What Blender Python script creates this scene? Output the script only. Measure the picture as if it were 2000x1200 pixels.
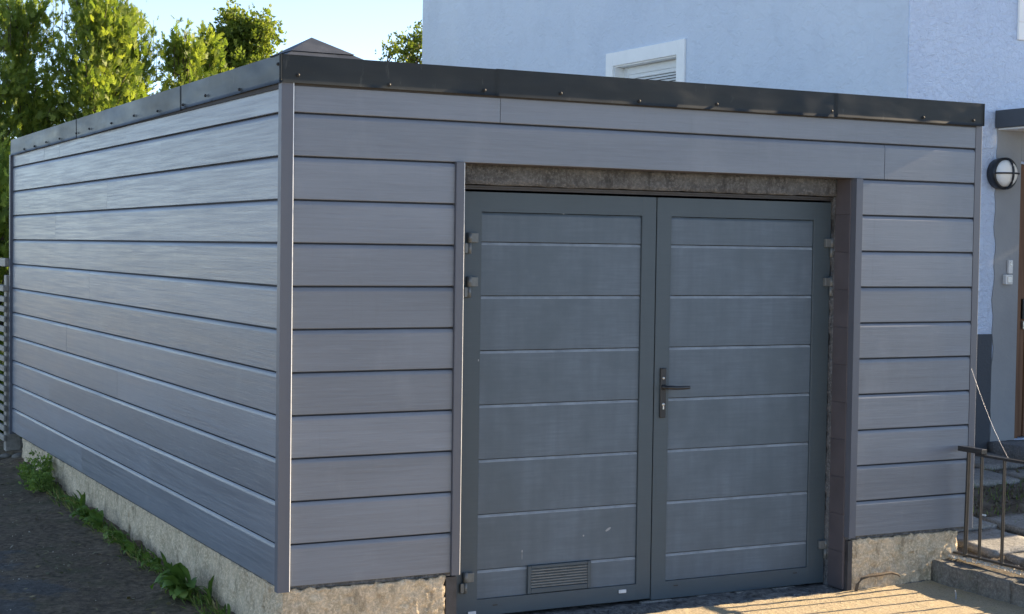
import bpy, math, random
import numpy as np
from mathutils import Vector, Matrix

random.seed(7)
rng = np.random.default_rng(7)
for o in list(bpy.data.objects):
    bpy.data.objects.remove(o)
S = bpy.context.scene
C = S.collection

# ------------------------------------------------------------------ camera
CAM = (-2.45096, -7.0452, 1.59085)
YAW, PITCH, ROLL = 0.478643, -0.0371047, 0.0139406
FPX = 3137.7
def cam_axes():
    f = Vector((math.sin(YAW) * math.cos(PITCH), math.cos(YAW) * math.cos(PITCH), math.sin(PITCH)))
    r = Vector((math.cos(YAW), -math.sin(YAW), 0)); u = r.cross(f)
    cr, sr = math.cos(ROLL), math.sin(ROLL)
    return cr * r + sr * u, -sr * r + cr * u, f
_r, _u, _f = cam_axes()
cd = bpy.data.cameras.new('camera'); cam = bpy.data.objects.new('camera', cd); C.objects.link(cam)
cam.matrix_world = Matrix(((_r.x, _u.x, -_f.x, CAM[0]), (_r.y, _u.y, -_f.y, CAM[1]), (_r.z, _u.z, -_f.z, CAM[2]), (0, 0, 0, 1)))
cd.sensor_width = 36; cd.lens = FPX / 2000 * 36; cd.clip_start = 0.05; cd.clip_end = 1000
S.camera = cam

# ------------------------------------------------------------------ light
SUN_EL, SUN_TH = math.radians(24), math.radians(0.6)     # sun to the right (+x), a touch in front of the facade
w = bpy.data.worlds.new('World'); S.world = w; w.use_nodes = True
nt = w.node_tree; nt.nodes.clear()
sky = nt.nodes.new('ShaderNodeTexSky'); sky.sky_type = 'NISHITA'; sky.sun_disc = False
sky.sun_elevation = SUN_EL; sky.sun_rotation = math.radians(90) + SUN_TH
sky.air_density = 0.42; sky.dust_density = 0.05; sky.ozone_density = 1.0
bg = nt.nodes.new('ShaderNodeBackground'); bg.inputs[1].default_value = 0.15
wo = nt.nodes.new('ShaderNodeOutputWorld')
tint = nt.nodes.new('ShaderNodeMix'); tint.data_type = 'RGBA'; tint.blend_type = 'MULTIPLY'; tint.inputs[0].default_value = 1.0
tint.inputs[7].default_value = (1.12, 1.0, 0.86, 1)          # camera white balance set for the shade
nt.links.new(sky.outputs[0], tint.inputs[6]); nt.links.new(tint.outputs[2], bg.inputs[0]); nt.links.new(bg.outputs[0], wo.inputs[0])
sl = bpy.data.lights.new('sun', 'SUN'); sl.energy = 5.0; sl.angle = math.radians(0.55); sl.color = (1.0, 0.79, 0.53)
sun = bpy.data.objects.new('sun', sl); C.objects.link(sun)
to_sun = Vector((math.cos(SUN_EL) * math.cos(SUN_TH), -math.cos(SUN_EL) * math.sin(SUN_TH), math.sin(SUN_EL)))
sun.rotation_euler = to_sun.to_track_quat('Z', 'Y').to_euler(); sun.location = (8, -2, 9)
S.view_settings.view_transform = 'Standard'; S.view_settings.look = 'None'
S.view_settings.exposure = 1.57; S.view_settings.gamma = 1.0

# ------------------------------------------------------------------ material helpers
class N:
    """tiny node builder"""
    def __init__(s, name):
        s.m = bpy.data.materials.new(name); s.m.use_nodes = True
        s.t = s.m.node_tree; s.t.nodes.clear()
        s.out = s.n('ShaderNodeOutputMaterial'); s.b = s.n('ShaderNodeBsdfPrincipled')
        s.l(s.b.outputs[0], s.out.inputs[0])
    def n(s, t, **k):
        q = s.t.nodes.new(t)
        for a, v in k.items(): setattr(q, a, v)
        return q
    def l(s, a, b): s.t.links.new(a, b)
    def put(s, sock, v):
        if hasattr(v, 'links'): s.l(v, sock)
        elif isinstance(v, (tuple, list)) and len(v) == 3 and sock.type == 'RGBA': sock.default_value = (*v, 1)
        else: sock.default_value = v
    def pos(s, scale=(1, 1, 1), rand=True, obj=False):
        g = s.n('ShaderNodeTexCoord').outputs['Object'] if obj else s.n('ShaderNodeNewGeometry').outputs['Position']
        mp = s.n('ShaderNodeMapping'); s.l(g, mp.inputs[0]); mp.inputs['Scale'].default_value = scale
        if rand:
            oi = s.n('ShaderNodeObjectInfo'); mu = s.n('ShaderNodeMath', operation='MULTIPLY'); s.l(oi.outputs['Random'], mu.inputs[0]); mu.inputs[1].default_value = 37.0
            s.l(mu.outputs[0], mp.inputs['Location'])
        return mp.outputs[0]
    def along(s, fl, fz, rand=True):
        """(x+y)*fl, z*fz : runs along either facade"""
        g = s.n('ShaderNodeNewGeometry').outputs['Position']
        sp = s.n('ShaderNodeSeparateXYZ'); s.l(g, sp.inputs[0])
        a = s.math('ADD', sp.outputs[0], sp.outputs[1]); a = s.math('MULTIPLY', a, fl)
        z = s.math('MULTIPLY', sp.outputs[2], fz)
        cb = s.n('ShaderNodeCombineXYZ'); s.l(a, cb.inputs[0]); s.l(z, cb.inputs[1])
        if rand:
            oi = s.n('ShaderNodeObjectInfo'); s.l(s.math('MULTIPLY', oi.outputs['Random'], 50.0), cb.inputs[2])
        return cb.outputs[0]
    def math(s, op, a, b=0.0, clamp=False):
        q = s.n('ShaderNodeMath', operation=op); q.use_clamp = clamp
        s.put(q.inputs[0], a); s.put(q.inputs[1], b); return q.outputs[0]
    def noise(s, vec, scale=5, detail=4, rough=0.55, dist=0.0):
        q = s.n('ShaderNodeTexNoise'); s.l(vec, q.inputs['Vector']); q.inputs['Scale'].default_value = scale
        q.inputs['Detail'].default_value = detail; q.inputs['Roughness'].default_value = rough; q.inputs['Distortion'].default_value = dist
        return q.outputs['Fac']
    def voro(s, vec, scale=5, feat='F1', rnd=1.0):
        q = s.n('ShaderNodeTexVoronoi'); q.feature = feat; s.l(vec, q.inputs['Vector']); q.inputs['Scale'].default_value = scale
        q.inputs['Randomness'].default_value = rnd; return q.outputs['Distance']
    def ramp(s, fac, stops, interp='LINEAR'):
        q = s.n('ShaderNodeValToRGB'); s.l(fac, q.inputs[0]); e = q.color_ramp.elements; q.color_ramp.interpolation = interp
        while len(e) < len(stops): e.new(0.5)
        for el, (p, c) in zip(e, stops):
            el.position = p; el.color = (c, c, c, 1) if isinstance(c, (int, float)) else (*c, 1)
        return q.outputs[0]
    def mix(s, fac, a, b, blend='MIX'):
        q = s.n('ShaderNodeMix', data_type='RGBA', blend_type=blend); s.put(q.inputs[0], fac); s.put(q.inputs[6], a); s.put(q.inputs[7], b); return q.outputs[2]
    def rand(s): return s.n('ShaderNodeObjectInfo').outputs['Random']
    def bump(s, h, strength=0.3, dist=0.01, prev=None):
        q = s.n('ShaderNodeBump'); s.l(h, q.inputs['Height']); q.inputs['Strength'].default_value = strength; q.inputs['Distance'].default_value = dist
        if prev: s.l(prev, q.inputs['Normal'])
        s.l(q.outputs[0], s.b.inputs['Normal']); return q.outputs[0]
    def set(s, **k):
        nm = dict(color='Base Color', rough='Roughness', metal='Metallic', spec='Specular IOR Level', emit='Emission Color', emits='Emission Strength', trans='Transmission Weight', ior='IOR', coat='Coat Weight')
        for a, v in k.items(): s.put(s.b.inputs[nm[a]], v)
        return s.m

def mat_board(name, base, base2):
    n = N(name)
    fine = n.noise(n.along(9, 420), 1.0, 3, 0.6)
    mid = n.noise(n.along(1.6, 70), 1.0, 4, 0.6)
    big = n.noise(n.along(0.9, 5), 1.0, 2, 0.5)
    g = n.math('ADD', n.math('MULTIPLY', fine, 0.45), n.math('MULTIPLY', mid, 0.55))
    c = n.mix(n.ramp(g, [(0.30, 0.0), (0.70, 1.0)]), base, base2)
    c = n.mix(n.math('MULTIPLY', n.ramp(big, [(0.35, 0.0), (0.7, 1.0)]), 0.35), c, tuple(min(1, x * 1.3) for x in base2))
    dash = n.ramp(n.noise(n.along(5.5, 120), 1.0, 2, 0.5, 0.4), [(0.56, 0.0), (0.68, 1.0)])
    dk = n.ramp(n.noise(n.along(4.2, 85), 1.0, 3, 0.55, 0.5), [(0.57, 0.0), (0.72, 1.0)])
    c = n.mix(n.math('MULTIPLY', dash, 0.12), c, tuple(min(1, x * 1.5) for x in base2))
    c = n.mix(n.math('MULTIPLY', dk, 0.18), c, tuple(x * 0.72 for x in base))
    r = n.ramp(n.rand(), [(0.0, 0.87), (1.0, 1.12)])
    c = n.mix(1.0, c, r, 'MULTIPLY')
    # pale dust and rain streak wear
    d = n.ramp(n.noise(n.along(3, 1.3, False), 1.2, 5, 0.65), [(0.55, 0.0), (0.85, 1.0)])
    c = n.mix(n.math('MULTIPLY', d, 0.18), c, (0.36, 0.38, 0.40))
    st = n.math('MULTIPLY', n.ramp(n.noise(n.along(26, 1.0, False), 1.0, 5, 0.7), [(0.56, 0.0), (0.74, 1.0)]), n.ramp(n.noise(n.along(1.1, 2.2, False), 1.0, 3, 0.6), [(0.45, 0.0), (0.65, 1.0)]))
    c = n.mix(n.math('MULTIPLY', st, 0.30), c, (0.085, 0.090, 0.098))      # thin run marks
    n.set(color=c, rough=n.ramp(mid, [(0.3, 0.30), (0.7, 0.46)]), spec=0.58)
    b1 = n.bump(fine, 0.22, 0.002)
    b2 = n.bump(mid, 0.12, 0.004, b1)
    n.bump(n.math('SUBTRACT', dash, dk), 0.10, 0.002, b2)
    return n.m

def mat_flat(name, col, rough=0.5, metal=0.0, var=0.12, scale=8, bump=0.0, spec=0.5):
    n = N(name); v = n.noise(n.pos(), scale, 5, 0.6)
    c = n.mix(n.ramp(v, [(0.3, 0.0), (0.7, 1.0)]), tuple(x * (1 - var) for x in col), tuple(min(1, x * (1 + var)) for x in col))
    n.set(color=c, rough=n.ramp(v, [(0.3, max(0, rough - 0.06)), (0.7, min(1, rough + 0.06))]), metal=metal, spec=spec)
    if bump: n.bump(n.noise(n.pos(), scale * 9, 4, 0.6), bump, 0.004)
    return n.m

M = {}
M['board'] = mat_board('cladding_board', (0.118, 0.135, 0.166), (0.164, 0.187, 0.224))
M['groove'] = mat_flat('painted_groove_shade', (0.035, 0.040, 0.052), 0.7, 0, 0.2, 6)  # groove shade painted as a dark colour on the board tongues
M['trim'] = mat_flat('trim_profile', (0.092, 0.102, 0.128), 0.45, 0, 0.05, 3)

def mat_fascia():
    n = N('fascia_sheet')
    v = n.noise(n.along(1.2, 6, False), 1.0, 4, 0.6)
    c = n.mix(n.ramp(v, [(0.3, 0.0), (0.7, 1.0)]), (0.022, 0.027, 0.032), (0.036, 0.042, 0.045))
    sp = n.ramp(n.noise(n.pos((1, 1, 0.25)), 30, 5, 0.7), [(0.62, 0.0), (0.8, 1.0)])
    c = n.mix(n.math('MULTIPLY', sp, 0.35), c, (0.16, 0.165, 0.16))
    n.set(color=c, rough=n.ramp(v, [(0.3, 0.32), (0.7, 0.46)]), metal=0.0, spec=0.12)
    n.bump(n.noise(n.along(3, 7, False), 1.0, 2, 0.4), 0.35, 0.02)
    return n.m
M['fascia'] = mat_fascia()

def mat_door(name, base, dusty, amt):
    n = N(name)
    fine = n.noise(n.along(10, 300), 1.0, 3, 0.6)
    blot = n.noise(n.along(3.2, 2.4), 1.0, 6, 0.62)
    streak = n.noise(n.along(14, 0.9, False), 1.0, 4, 0.6)
    brush = n.noise(n.along(5, 90), 1.0, 4, 0.65)
    m1 = n.ramp(blot, [(0.36, 0.0), (0.66, 1.0)])
    m2 = n.ramp(streak, [(0.36, 0.62), (0.60, 1.0)])
    m3 = n.ramp(brush, [(0.36, 0.55), (0.66, 1.0)])
    a = n.math('MULTIPLY', n.math('MULTIPLY', n.math('ADD', n.math('MULTIPLY', m1, 0.75), 0.25), m2), n.math('MULTIPLY', m3, amt))
    c = n.mix(a, base, dusty)
    c = n.mix(n.math('MULTIPLY', n.ramp(fine, [(0.35, 0.0), (0.75, 1.0)]), 0.22), c, tuple(min(1, x * 1.5) for x in base))
    n.set(color=c, rough=n.ramp(blot, [(0.3, 0.42), (0.7, 0.58)]), spec=0.45)
    n.bump(fine, 0.12, 0.0015)
    return n.m
M['door_panel'] = mat_door('door_panel', (0.062, 0.088, 0.114), (0.130, 0.168, 0.214), 0.9)
M['door_frame'] = mat_door('door_frame', (0.048, 0.069, 0.086), (0.070, 0.094, 0.112), 0.6)
M['ledge_highlight'] = mat_flat('painted_ledge_highlight', (0.215, 0.25, 0.285), 0.7, 0, 0.25, 12)  # light line at the panel joints, painted as a paler chamfer colour
M['black_metal'] = mat_flat('black_metal', (0.022, 0.024, 0.028), 0.36, 0.2, 0.2, 20)
M['hinge'] = mat_flat('hinge_metal', (0.13, 0.145, 0.150), 0.40, 0.1, 0.2, 30)
M['dark_frame'] = mat_flat('dark_frame', (0.045, 0.045, 0.05), 0.6, 0, 0.35, 14, 0.3)
M['steel'] = mat_flat('steel', (0.55, 0.56, 0.56), 0.32, 0.85, 0.08, 20)
M['screw'] = mat_flat('screw_head', (0.012, 0.013, 0.014), 0.6, 0.0, 0.2, 40)
M['cap_plastic'] = mat_flat('cap_plastic', (0.62, 0.64, 0.66), 0.45, 0, 0.1, 30)
M['paint_chip'] = mat_flat('paint_chip', (0.27, 0.29, 0.31), 0.7, 0, 0.1, 60)

def mat_concrete(name, a, b, dark, moss=0.0):
    n = N(name)
    p = n.pos(rand=False)
    g = n.noise(p, 9, 8, 0.68)
    f = n.noise(p, 70, 4, 0.7)
    c = n.mix(n.ramp(g, [(0.33, 0.0), (0.68, 1.0)]), a, b)
    c = n.mix(n.ramp(f, [(0.46, 0.0), (0.64, 0.85)]), c, tuple(min(1, x * 1.35) for x in b))
    st = n.ramp(n.noise(n.pos((1, 1, 0.35), False), 14, 6, 0.7), [(0.54, 0.0), (0.70, 1.0)])
    c = n.mix(n.math('MULTIPLY', st, 0.75), c, dark)
    pit = n.ramp(n.voro(p, 110), [(0.0, 0.0), (0.22, 1.0)])
    c = n.mix(n.math('SUBTRACT', 1.0, pit), c, tuple(x * 0.5 for x in dark))
    if moss:
        ms = n.ramp(n.noise(p, 5, 6, 0.7), [(0.50, 0.0), (0.66, 1.0)])
        c = n.mix(n.math('MULTIPLY', ms, moss), c, (0.10, 0.105, 0.05))
    n.set(color=c, rough=0.92, spec=0.2)
    b1 = n.bump(f, 0.9, 0.010)
    n.bump(g, 0.6, 0.03, b1)
    return n.m
M['foundation'] = mat_concrete('foundation_concrete', (0.46, 0.37, 0.25), (0.67, 0.555, 0.40), (0.21, 0.17, 0.115), 0.25)
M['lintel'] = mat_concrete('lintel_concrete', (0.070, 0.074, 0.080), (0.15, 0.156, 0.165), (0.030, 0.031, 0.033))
M['kerb'] = mat_concrete('kerb_concrete', (0.13, 0.125, 0.115), (0.22, 0.21, 0.19), (0.06, 0.058, 0.05), 0.3)
M['slab'] = mat_concrete('slab_concrete', (0.22, 0.215, 0.205), (0.30, 0.295, 0.28), (0.13, 0.125, 0.115))
M['step'] = mat_concrete('step_concrete', (0.20, 0.21, 0.22), (0.27, 0.28, 0.29), (0.12, 0.12, 0.12))

def mat_stucco(name, a, b, scale, strength, dist):
    n = N(name)
    p = n.pos((1, 1, 1), False)
    big = n.noise(p, 0.6, 4, 0.6)
    c = n.mix(n.ramp(big, [(0.35, 0.0), (0.68, 1.0)]), a, b)
    med = n.noise(n.pos((1, 1, 0.7), False), 3.0, 6, 0.65)
    c = n.mix(n.math('MULTIPLY', n.ramp(med, [(0.48, 0.0), (0.74, 1.0)]), 0.38), c, tuple(x * 0.84 for x in a))
    n.set(color=c, rough=0.93, spec=0.15)
    h1 = n.noise(n.pos((1, 1, 1.25), False), scale, 5, 0.62, 0.9)
    h2 = n.noise(p, scale * 4, 3, 0.6)
    b1 = n.bump(h1, strength, dist)
    n.bump(h2, strength * 0.5, dist * 0.3, b1)
    return n.m
M['stucco_smooth'] = mat_stucco('stucco_smooth', (0.605, 0.675, 0.775), (0.66, 0.725, 0.81), 11, 0.9, 0.018)
M['stucco_rough'] = mat_stucco('stucco_rough', (0.60, 0.71, 0.90), (0.67, 0.77, 0.93), 22, 0.9, 0.028)
M['plaster_grey'] = mat_stucco('plaster_grey', (0.30, 0.315, 0.33), (0.40, 0.415, 0.43), 12, 0.35, 0.01)
M['plinth'] = mat_stucco('plinth_paint', (0.085, 0.095, 0.11), (0.10, 0.11, 0.125), 22, 0.5, 0.014)
M['white_paint'] = mat_flat('white_paint', (0.90, 0.90, 0.88), 0.55, 0, 0.04, 6, 0.08)
M['white_plastic'] = mat_flat('white_plastic', (0.74, 0.75, 0.74), 0.4, 0, 0.04, 10)
M['dark_glass'] = mat_flat('dark_glass', (0.05, 0.06, 0.065), 0.06, 0, 0.1, 2)
M['canopy'] = mat_flat('canopy_paint', (0.060, 0.066, 0.075), 0.5, 0.1, 0.12, 8)
M['roof_tile'] = mat_flat('roof_sheet', (0.045, 0.052, 0.066), 0.55, 0.1, 0.25, 9, 0.2)
M['roof_felt'] = mat_flat('roof_felt', (0.05, 0.05, 0.052), 0.9, 0, 0.2, 30, 0.3)

def mat_wood(name, a, b, ax=(30, 30, 1.2)):
    n = N(name)
    g = n.noise(n.pos(ax), 1.0, 6, 0.65, 0.6)
    c = n.mix(n.ramp(g, [(0.3, 0.0), (0.7, 1.0)]), a, b)
    n.set(color=c, rough=0.55, spec=0.35); n.bump(g, 0.2, 0.003); return n.m
M['door_wood'] = mat_wood('varnished_wood', (0.11, 0.055, 0.030), (0.25, 0.135, 0.075))
M['fence_wood'] = mat_wood('weathered_wood', (0.20, 0.185, 0.16), (0.33, 0.31, 0.275), (30, 1.5, 30))
M['jamb'] = mat_flat('jamb_panel', (0.085, 0.078, 0.088), 0.5, 0, 0.15, 6, 0.1)

def mat_asphalt():
    n = N('driveway_surface')
    p = n.pos(rand=False)
    sx = n.n('ShaderNodeSeparateXYZ'); n.l(p, sx.inputs[0])
    grit = n.noise(p, 75, 5, 0.75)
    asp = n.mix(n.ramp(grit, [(0.32, 0.0), (0.72, 1.0)]), (0.095, 0.088, 0.078), (0.23, 0.216, 0.195))
    patch = n.ramp(n.noise(n.pos((1.0, 0.7, 1), False), 2.6, 9, 0.74), [(0.45, 0.0), (0.54, 1.0)])
    asp = n.mix(n.ramp(n.noise(p, 19, 7, 0.72), [(0.42, 0.0), (0.62, 0.7)]), asp, (0.055, 0.050, 0.044))
    asp = n.mix(n.math('MULTIPLY', patch, 0.4), asp, (0.050, 0.044, 0.036))
    # soil and moss washed up along the garage foot (x just below 0)
    edge = n.math('ADD', n.math('MULTIPLY', sx.outputs[0], 0.85), n.math('MULTIPLY', n.noise(p, 1.7, 6, 0.65), 1.5))
    soil = n.ramp(edge, [(-0.15, 0.0), (0.10, 1.0)])
    soilc = n.mix(n.ramp(n.noise(p, 26, 6, 0.7), [(0.35, 0.0), (0.68, 1.0)]), (0.06, 0.044, 0.028), (0.29, 0.215, 0.135))
    soilc = n.mix(n.math('MULTIPLY', n.ramp(n.noise(p, 3.1, 5, 0.65), [(0.52, 0.0), (0.68, 1.0)]), 0.6), soilc, (0.075, 0.080, 0.028))
    c = n.mix(n.math('MULTIPLY', soil, 0.88), asp, soilc)
    # sandy worn apron in front of the doors
    ap = n.ramp(n.math('ADD', sx.outputs[0], n.math('MULTIPLY', n.noise(p, 3, 4, 0.6), 0.5)), [(0.35, 0.0), (0.75, 1.0)])
    ap = n.math('MAXIMUM', ap, n.ramp(n.math('ADD', n.math('MULTIPLY', sx.outputs[1], -1.0), n.math('MULTIPLY', n.noise(p, 2, 4, 0.6), 0.6)), [(0.62, 0.0), (0.98, 1.0)]))  # sand colour carried over the unseen foreground to bounce light
    sand = n.mix(n.ramp(n.noise(p, 120, 5, 0.75), [(0.36, 0.0), (0.68, 1.0)]), (0.34, 0.275, 0.18), (0.62, 0.51, 0.345))
    sand = n.mix(n.ramp(n.noise(p, 7, 6, 0.7), [(0.50, 0.0), (0.72, 0.65)]), sand, (0.50, 0.40, 0.21))
    sand = n.mix(n.math('SUBTRACT', 1.0, n.ramp(n.voro(p, 38), [(0.06, 0.0), (0.16, 1.0)])), sand, (0.09, 0.075, 0.055))
    c = n.mix(ap, c, sand)
    # broken dark concrete strip at the threshold
    ty = n.math('ADD', sx.outputs[1], n.math('MULTIPLY', n.math('SUBTRACT', n.noise(p, 6, 5, 0.7), 0.5), 0.16))
    th = n.math('MULTIPLY', n.ramp(ty, [(-0.03, 0.0), (0.0, 1.0)]), ap)
    thc = n.mix(n.ramp(n.noise(p, 22, 7, 0.75), [(0.38, 0.0), (0.66, 1.0)]), (0.055, 0.055, 0.055), (0.30, 0.295, 0.28))
    c = n.mix(th, c, thc)
    sp = n.ramp(n.voro(p, 9.5), [(0.012, 1.0), (0.026, 0.0)])
    c = n.mix(n.math('MULTIPLY', sp, 0.8), c, (0.5, 0.48, 0.44))
    n.set(color=c, rough=0.88, spec=0.3)
    b1 = n.bump(grit, 0.7, 0.006)
    n.bump(n.noise(p, 24, 6, 0.7), 0.6, 0.02, b1)
    return n.m
M['driveway'] = mat_asphalt()

def mat_soil():
    n = N('yard_soil'); p = n.pos(rand=False)
    g = n.noise(p, 14, 8, 0.7)
    c = n.mix(n.ramp(g, [(0.35, 0.0), (0.7, 1.0)]), (0.075, 0.062, 0.050), (0.235, 0.205, 0.165))
    gr = n.ramp(n.noise(p, 3.5, 6, 0.7), [(0.50, 0.0), (0.62, 1.0)])
    c = n.mix(n.math('MULTIPLY', gr, 0.3), c, (0.12, 0.115, 0.06))
    n.set(color=c, rough=0.95, spec=0.15); n.bump(n.noise(p, 60, 5, 0.75), 0.8, 0.015); return n.m
M['soil'] = mat_soil()
M['bounce_ground'] = mat_flat('pale_bounce_ground', (0.34, 0.32, 0.29), 0.95, 0, 0.25, 3, 0.5)  # unseen outer ground, made pale to bounce light onto the walls
M['bark'] = mat_flat('bark', (0.11, 0.085, 0.06), 0.9, 0, 0.3, 20, 0.5)
M['stone'] = mat_flat('stone', (0.20, 0.185, 0.16), 0.9, 0, 0.35, 20, 0.5)
M['pale_stone'] = mat_flat('pale_stone', (0.58, 0.52, 0.42), 0.85, 0, 0.2, 30, 0.4)
M['web'] = mat_flat('web_thread', (0.85, 0.85, 0.85), 0.35, 0, 0.05, 50)

def mat_leaf(name, stops, trans=0.35):
    """colour from the per-clump attribute 'shade' (natural variation between clumps, not light)"""
    n = N(name)
    at = n.n('ShaderNodeAttribute', attribute_name='shade')
    c = n.ramp(at.outputs['Fac'], stops)
    v = n.noise(n.pos(rand=False), 25, 2, 0.5)
    c = n.mix(n.ramp(v, [(0.3, 0.0), (0.7, 0.30)]), c, (0.14, 0.19, 0.04))
    n.set(color=c, rough=0.5, spec=0.3)
    tr = n.n('ShaderNodeBsdfTranslucent'); n.l(n.mix(1.0, c, (1.25, 1.3, 0.6), 'MULTIPLY'), tr.inputs[0])
    mx = n.n('ShaderNodeMixShader'); mx.inputs[0].default_value = trans
    n.l(n.b.outputs[0], mx.inputs[1]); n.l(tr.outputs[0], mx.inputs[2]); n.l(mx.outputs[0], n.out.inputs[0])
    return n.m
M['thuja'] = mat_leaf('thuja_leaf', [(0.0, (0.06, 0.105, 0.028)), (0.45, (0.17, 0.24, 0.05)), (1.0, (0.38, 0.43, 0.09))], 0.5)
M['broadleaf'] = mat_leaf('broad_leaf', [(0.0, (0.08, 0.12, 0.025)), (0.6, (0.16, 0.21, 0.04)), (1.0, (0.28, 0.31, 0.07))], 0.5)
M['weed'] = mat_leaf('weed_leaf', [(0.0, (0.075, 0.15, 0.035)), (0.6, (0.15, 0.25, 0.055)), (1.0, (0.30, 0.40, 0.11))], 0.3)

# ------------------------------------------------------------------ geometry helpers
def link(name, me, mat=None, parent=None):
    o = bpy.data.objects.new(name, me); C.objects.link(o)
    if mat is not None and me is not None and not me.materials: me.materials.append(mat)
    if parent is not None: o.parent = parent
    return o
def tag(o, label=None, cat=None, group=None, kind=None):
    if label: o['label'] = label
    if cat: o['category'] = cat
    if group: o['group'] = group
    if kind: o['kind'] = kind
    return o
def thing(name, label, cat, loc=(0, 0, 0), group=None):
    o = bpy.data.objects.new(name, None); C.objects.link(o); o.location = loc; o.empty_display_size = 0.1
    return tag(o, label, cat, group)
def child(o, parent):
    """parent keeping world placement (parents are never rotated)"""
    o.parent = parent; o.matrix_parent_inverse = Matrix.Translation(-Vector(parent.location)); return o

class MB:
    def __init__(s): s.v = []; s.f = []; s.sm = []
    def add(s, vs, fs, smooth=False):
        b = len(s.v); s.v += [tuple(v) for v in vs]; s.f += [tuple(i + b for i in f) for f in fs]; s.sm += [smooth] * len(fs); return s
    def box(s, x0, x1, y0, y1, z0, z1, bev=0.0):
        if bev <= 0:
            vs = [(x, y, z) for z in (z0, z1) for y in (y0, y1) for x in (x0, x1)]
            return s.add(vs, [(0, 2, 3, 1), (4, 5, 7, 6), (0, 1, 5, 4), (2, 6, 7, 3), (0, 4, 6, 2), (1, 3, 7, 5)])
        e = bev; cx = [x0, x1]; cy = [y0, y1]; cz = [z0, z1]; vs = []; idx = {}
        for i in (0, 1):
            for j in (0, 1):
                for k in (0, 1):
                    sx, sy, sz = (1 - 2 * i), (1 - 2 * j), (1 - 2 * k)
                    idx[i, j, k, 'x'] = len(vs); vs.append((cx[i], cy[j] + sy * e, cz[k] + sz * e))
                    idx[i, j, k, 'y'] = len(vs); vs.append((cx[i] + sx * e, cy[j], cz[k] + sz * e))
                    idx[i, j, k, 'z'] = len(vs); vs.append((cx[i] + sx * e, cy[j] + sy * e, cz[k]))
        fs = []
        for i in (0, 1):
            q = [idx[i, 0, 0, 'x'], idx[i, 0, 1, 'x'], idx[i, 1, 1, 'x'], idx[i, 1, 0, 'x']]; fs.append(q if i == 0 else q[::-1])
            q = [idx[0, i, 0, 'y'], idx[1, i, 0, 'y'], idx[1, i, 1, 'y'], idx[0, i, 1, 'y']]; fs.append(q if i == 0 else q[::-1])
            q = [idx[0, 0, i, 'z'], idx[0, 1, i, 'z'], idx[1, 1, i, 'z'], idx[1, 0, i, 'z']]; fs.append(q if i == 0 else q[::-1])
            for j in (0, 1):
                fs.append([idx[0, i, j, 'y'], idx[1, i, j, 'y'], idx[1, i, j, 'z'], idx[0, i, j, 'z']])
                fs.append([idx[i, 0, j, 'x'], idx[i, 1, j, 'x'], idx[i, 1, j, 'z'], idx[i, 0, j, 'z']])
                fs.append([idx[i, j, 0, 'x'], idx[i, j, 1, 'x'], idx[i, j, 1, 'y'], idx[i, j, 0, 'y']])
        for i in (0, 1):
            for j in (0, 1):
                for k in (0, 1): fs.append([idx[i, j, k, 'x'], idx[i, j, k, 'y'], idx[i, j, k, 'z']])
        return s.add(vs, fs)
    def tube(s, pts, r, n=8, cap=True):
        pts = [Vector(p) for p in pts]; rs = r if isinstance(r, (list, tuple)) else [r] * len(pts); vs = []; fs = []
        for i, p in enumerate(pts):
            d = (pts[min(i + 1, len(pts) - 1)] - pts[max(i - 1, 0)]).normalized()
            a = d.cross(Vector((0, 0, 1))) if abs(d.z) < 0.9 else d.cross(Vector((1, 0, 0)))
            a.normalize(); b = d.cross(a)
            for k in range(n):
                t = 2 * math.pi * k / n; vs.append(p + (a * math.cos(t) + b * math.sin(t)) * rs[i])
        for i in range(len(pts) - 1):
            for k in range(n): fs.append((i * n + k, i * n + (k + 1) % n, (i + 1) * n + (k + 1) % n, (i + 1) * n + k))
        s.add(vs, fs, True)
        if cap:
            m = len(pts) - 1
            s.add(vs[:n], [tuple(range(n))]); s.add(vs[m * n:], [tuple(range(n))[::-1]])
        return s
    def lathe(s, c, axis, prof, n=24):
        """prof: list of (distance along axis, radius)"""
        c = Vector(c); ax = Vector(axis).normalized(); a = ax.cross(Vector((0, 0, 1)))
        if a.length < 0.1: a = ax.cross(Vector((1, 0, 0)))
        a.normalize(); b = ax.cross(a); vs = []; fs = []
        for d, r in prof:
            for k in range(n):
                t = 2 * math.pi * k / n; vs.append(c + ax * d + (a * math.cos(t) + b * math.sin(t)) * max(r, 1e-5))
        for i in range(len(prof) - 1):
            for k in range(n): fs.append((i * n + k, i * n + (k + 1) % n, (i + 1) * n + (k + 1) % n, (i + 1) * n + k))
        return s.add(vs, fs, True)
    def prism(s, poly, z0, z1):
        n = len(poly); vs = [(x, y, z0) for x, y in poly] + [(x, y, z1) for x, y in poly]
        return s.add(vs, [tuple(range(n))[::-1], tuple(range(n, 2 * n))] + [(i, (i + 1) % n, n + (i + 1) % n, n + i) for i in range(n)])
    def mesh(s, name):
        me = bpy.data.meshes.new(name); me.from_pydata(s.v, [], s.f)
        me.polygons.foreach_set('use_smooth', s.sm)
        bm_fix(me); me.update(); return me
    def build(s, name, mat, parent=None):
        o = link(name, s.mesh(name), mat)
        if parent is not None: child(o, parent)
        return o
import bmesh
def bm_fix(me):
    bm = bmesh.new(); bm.from_mesh(me); bmesh.ops.recalc_face_normals(bm, faces=bm.faces); bm.to_mesh(me); bm.free()

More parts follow.
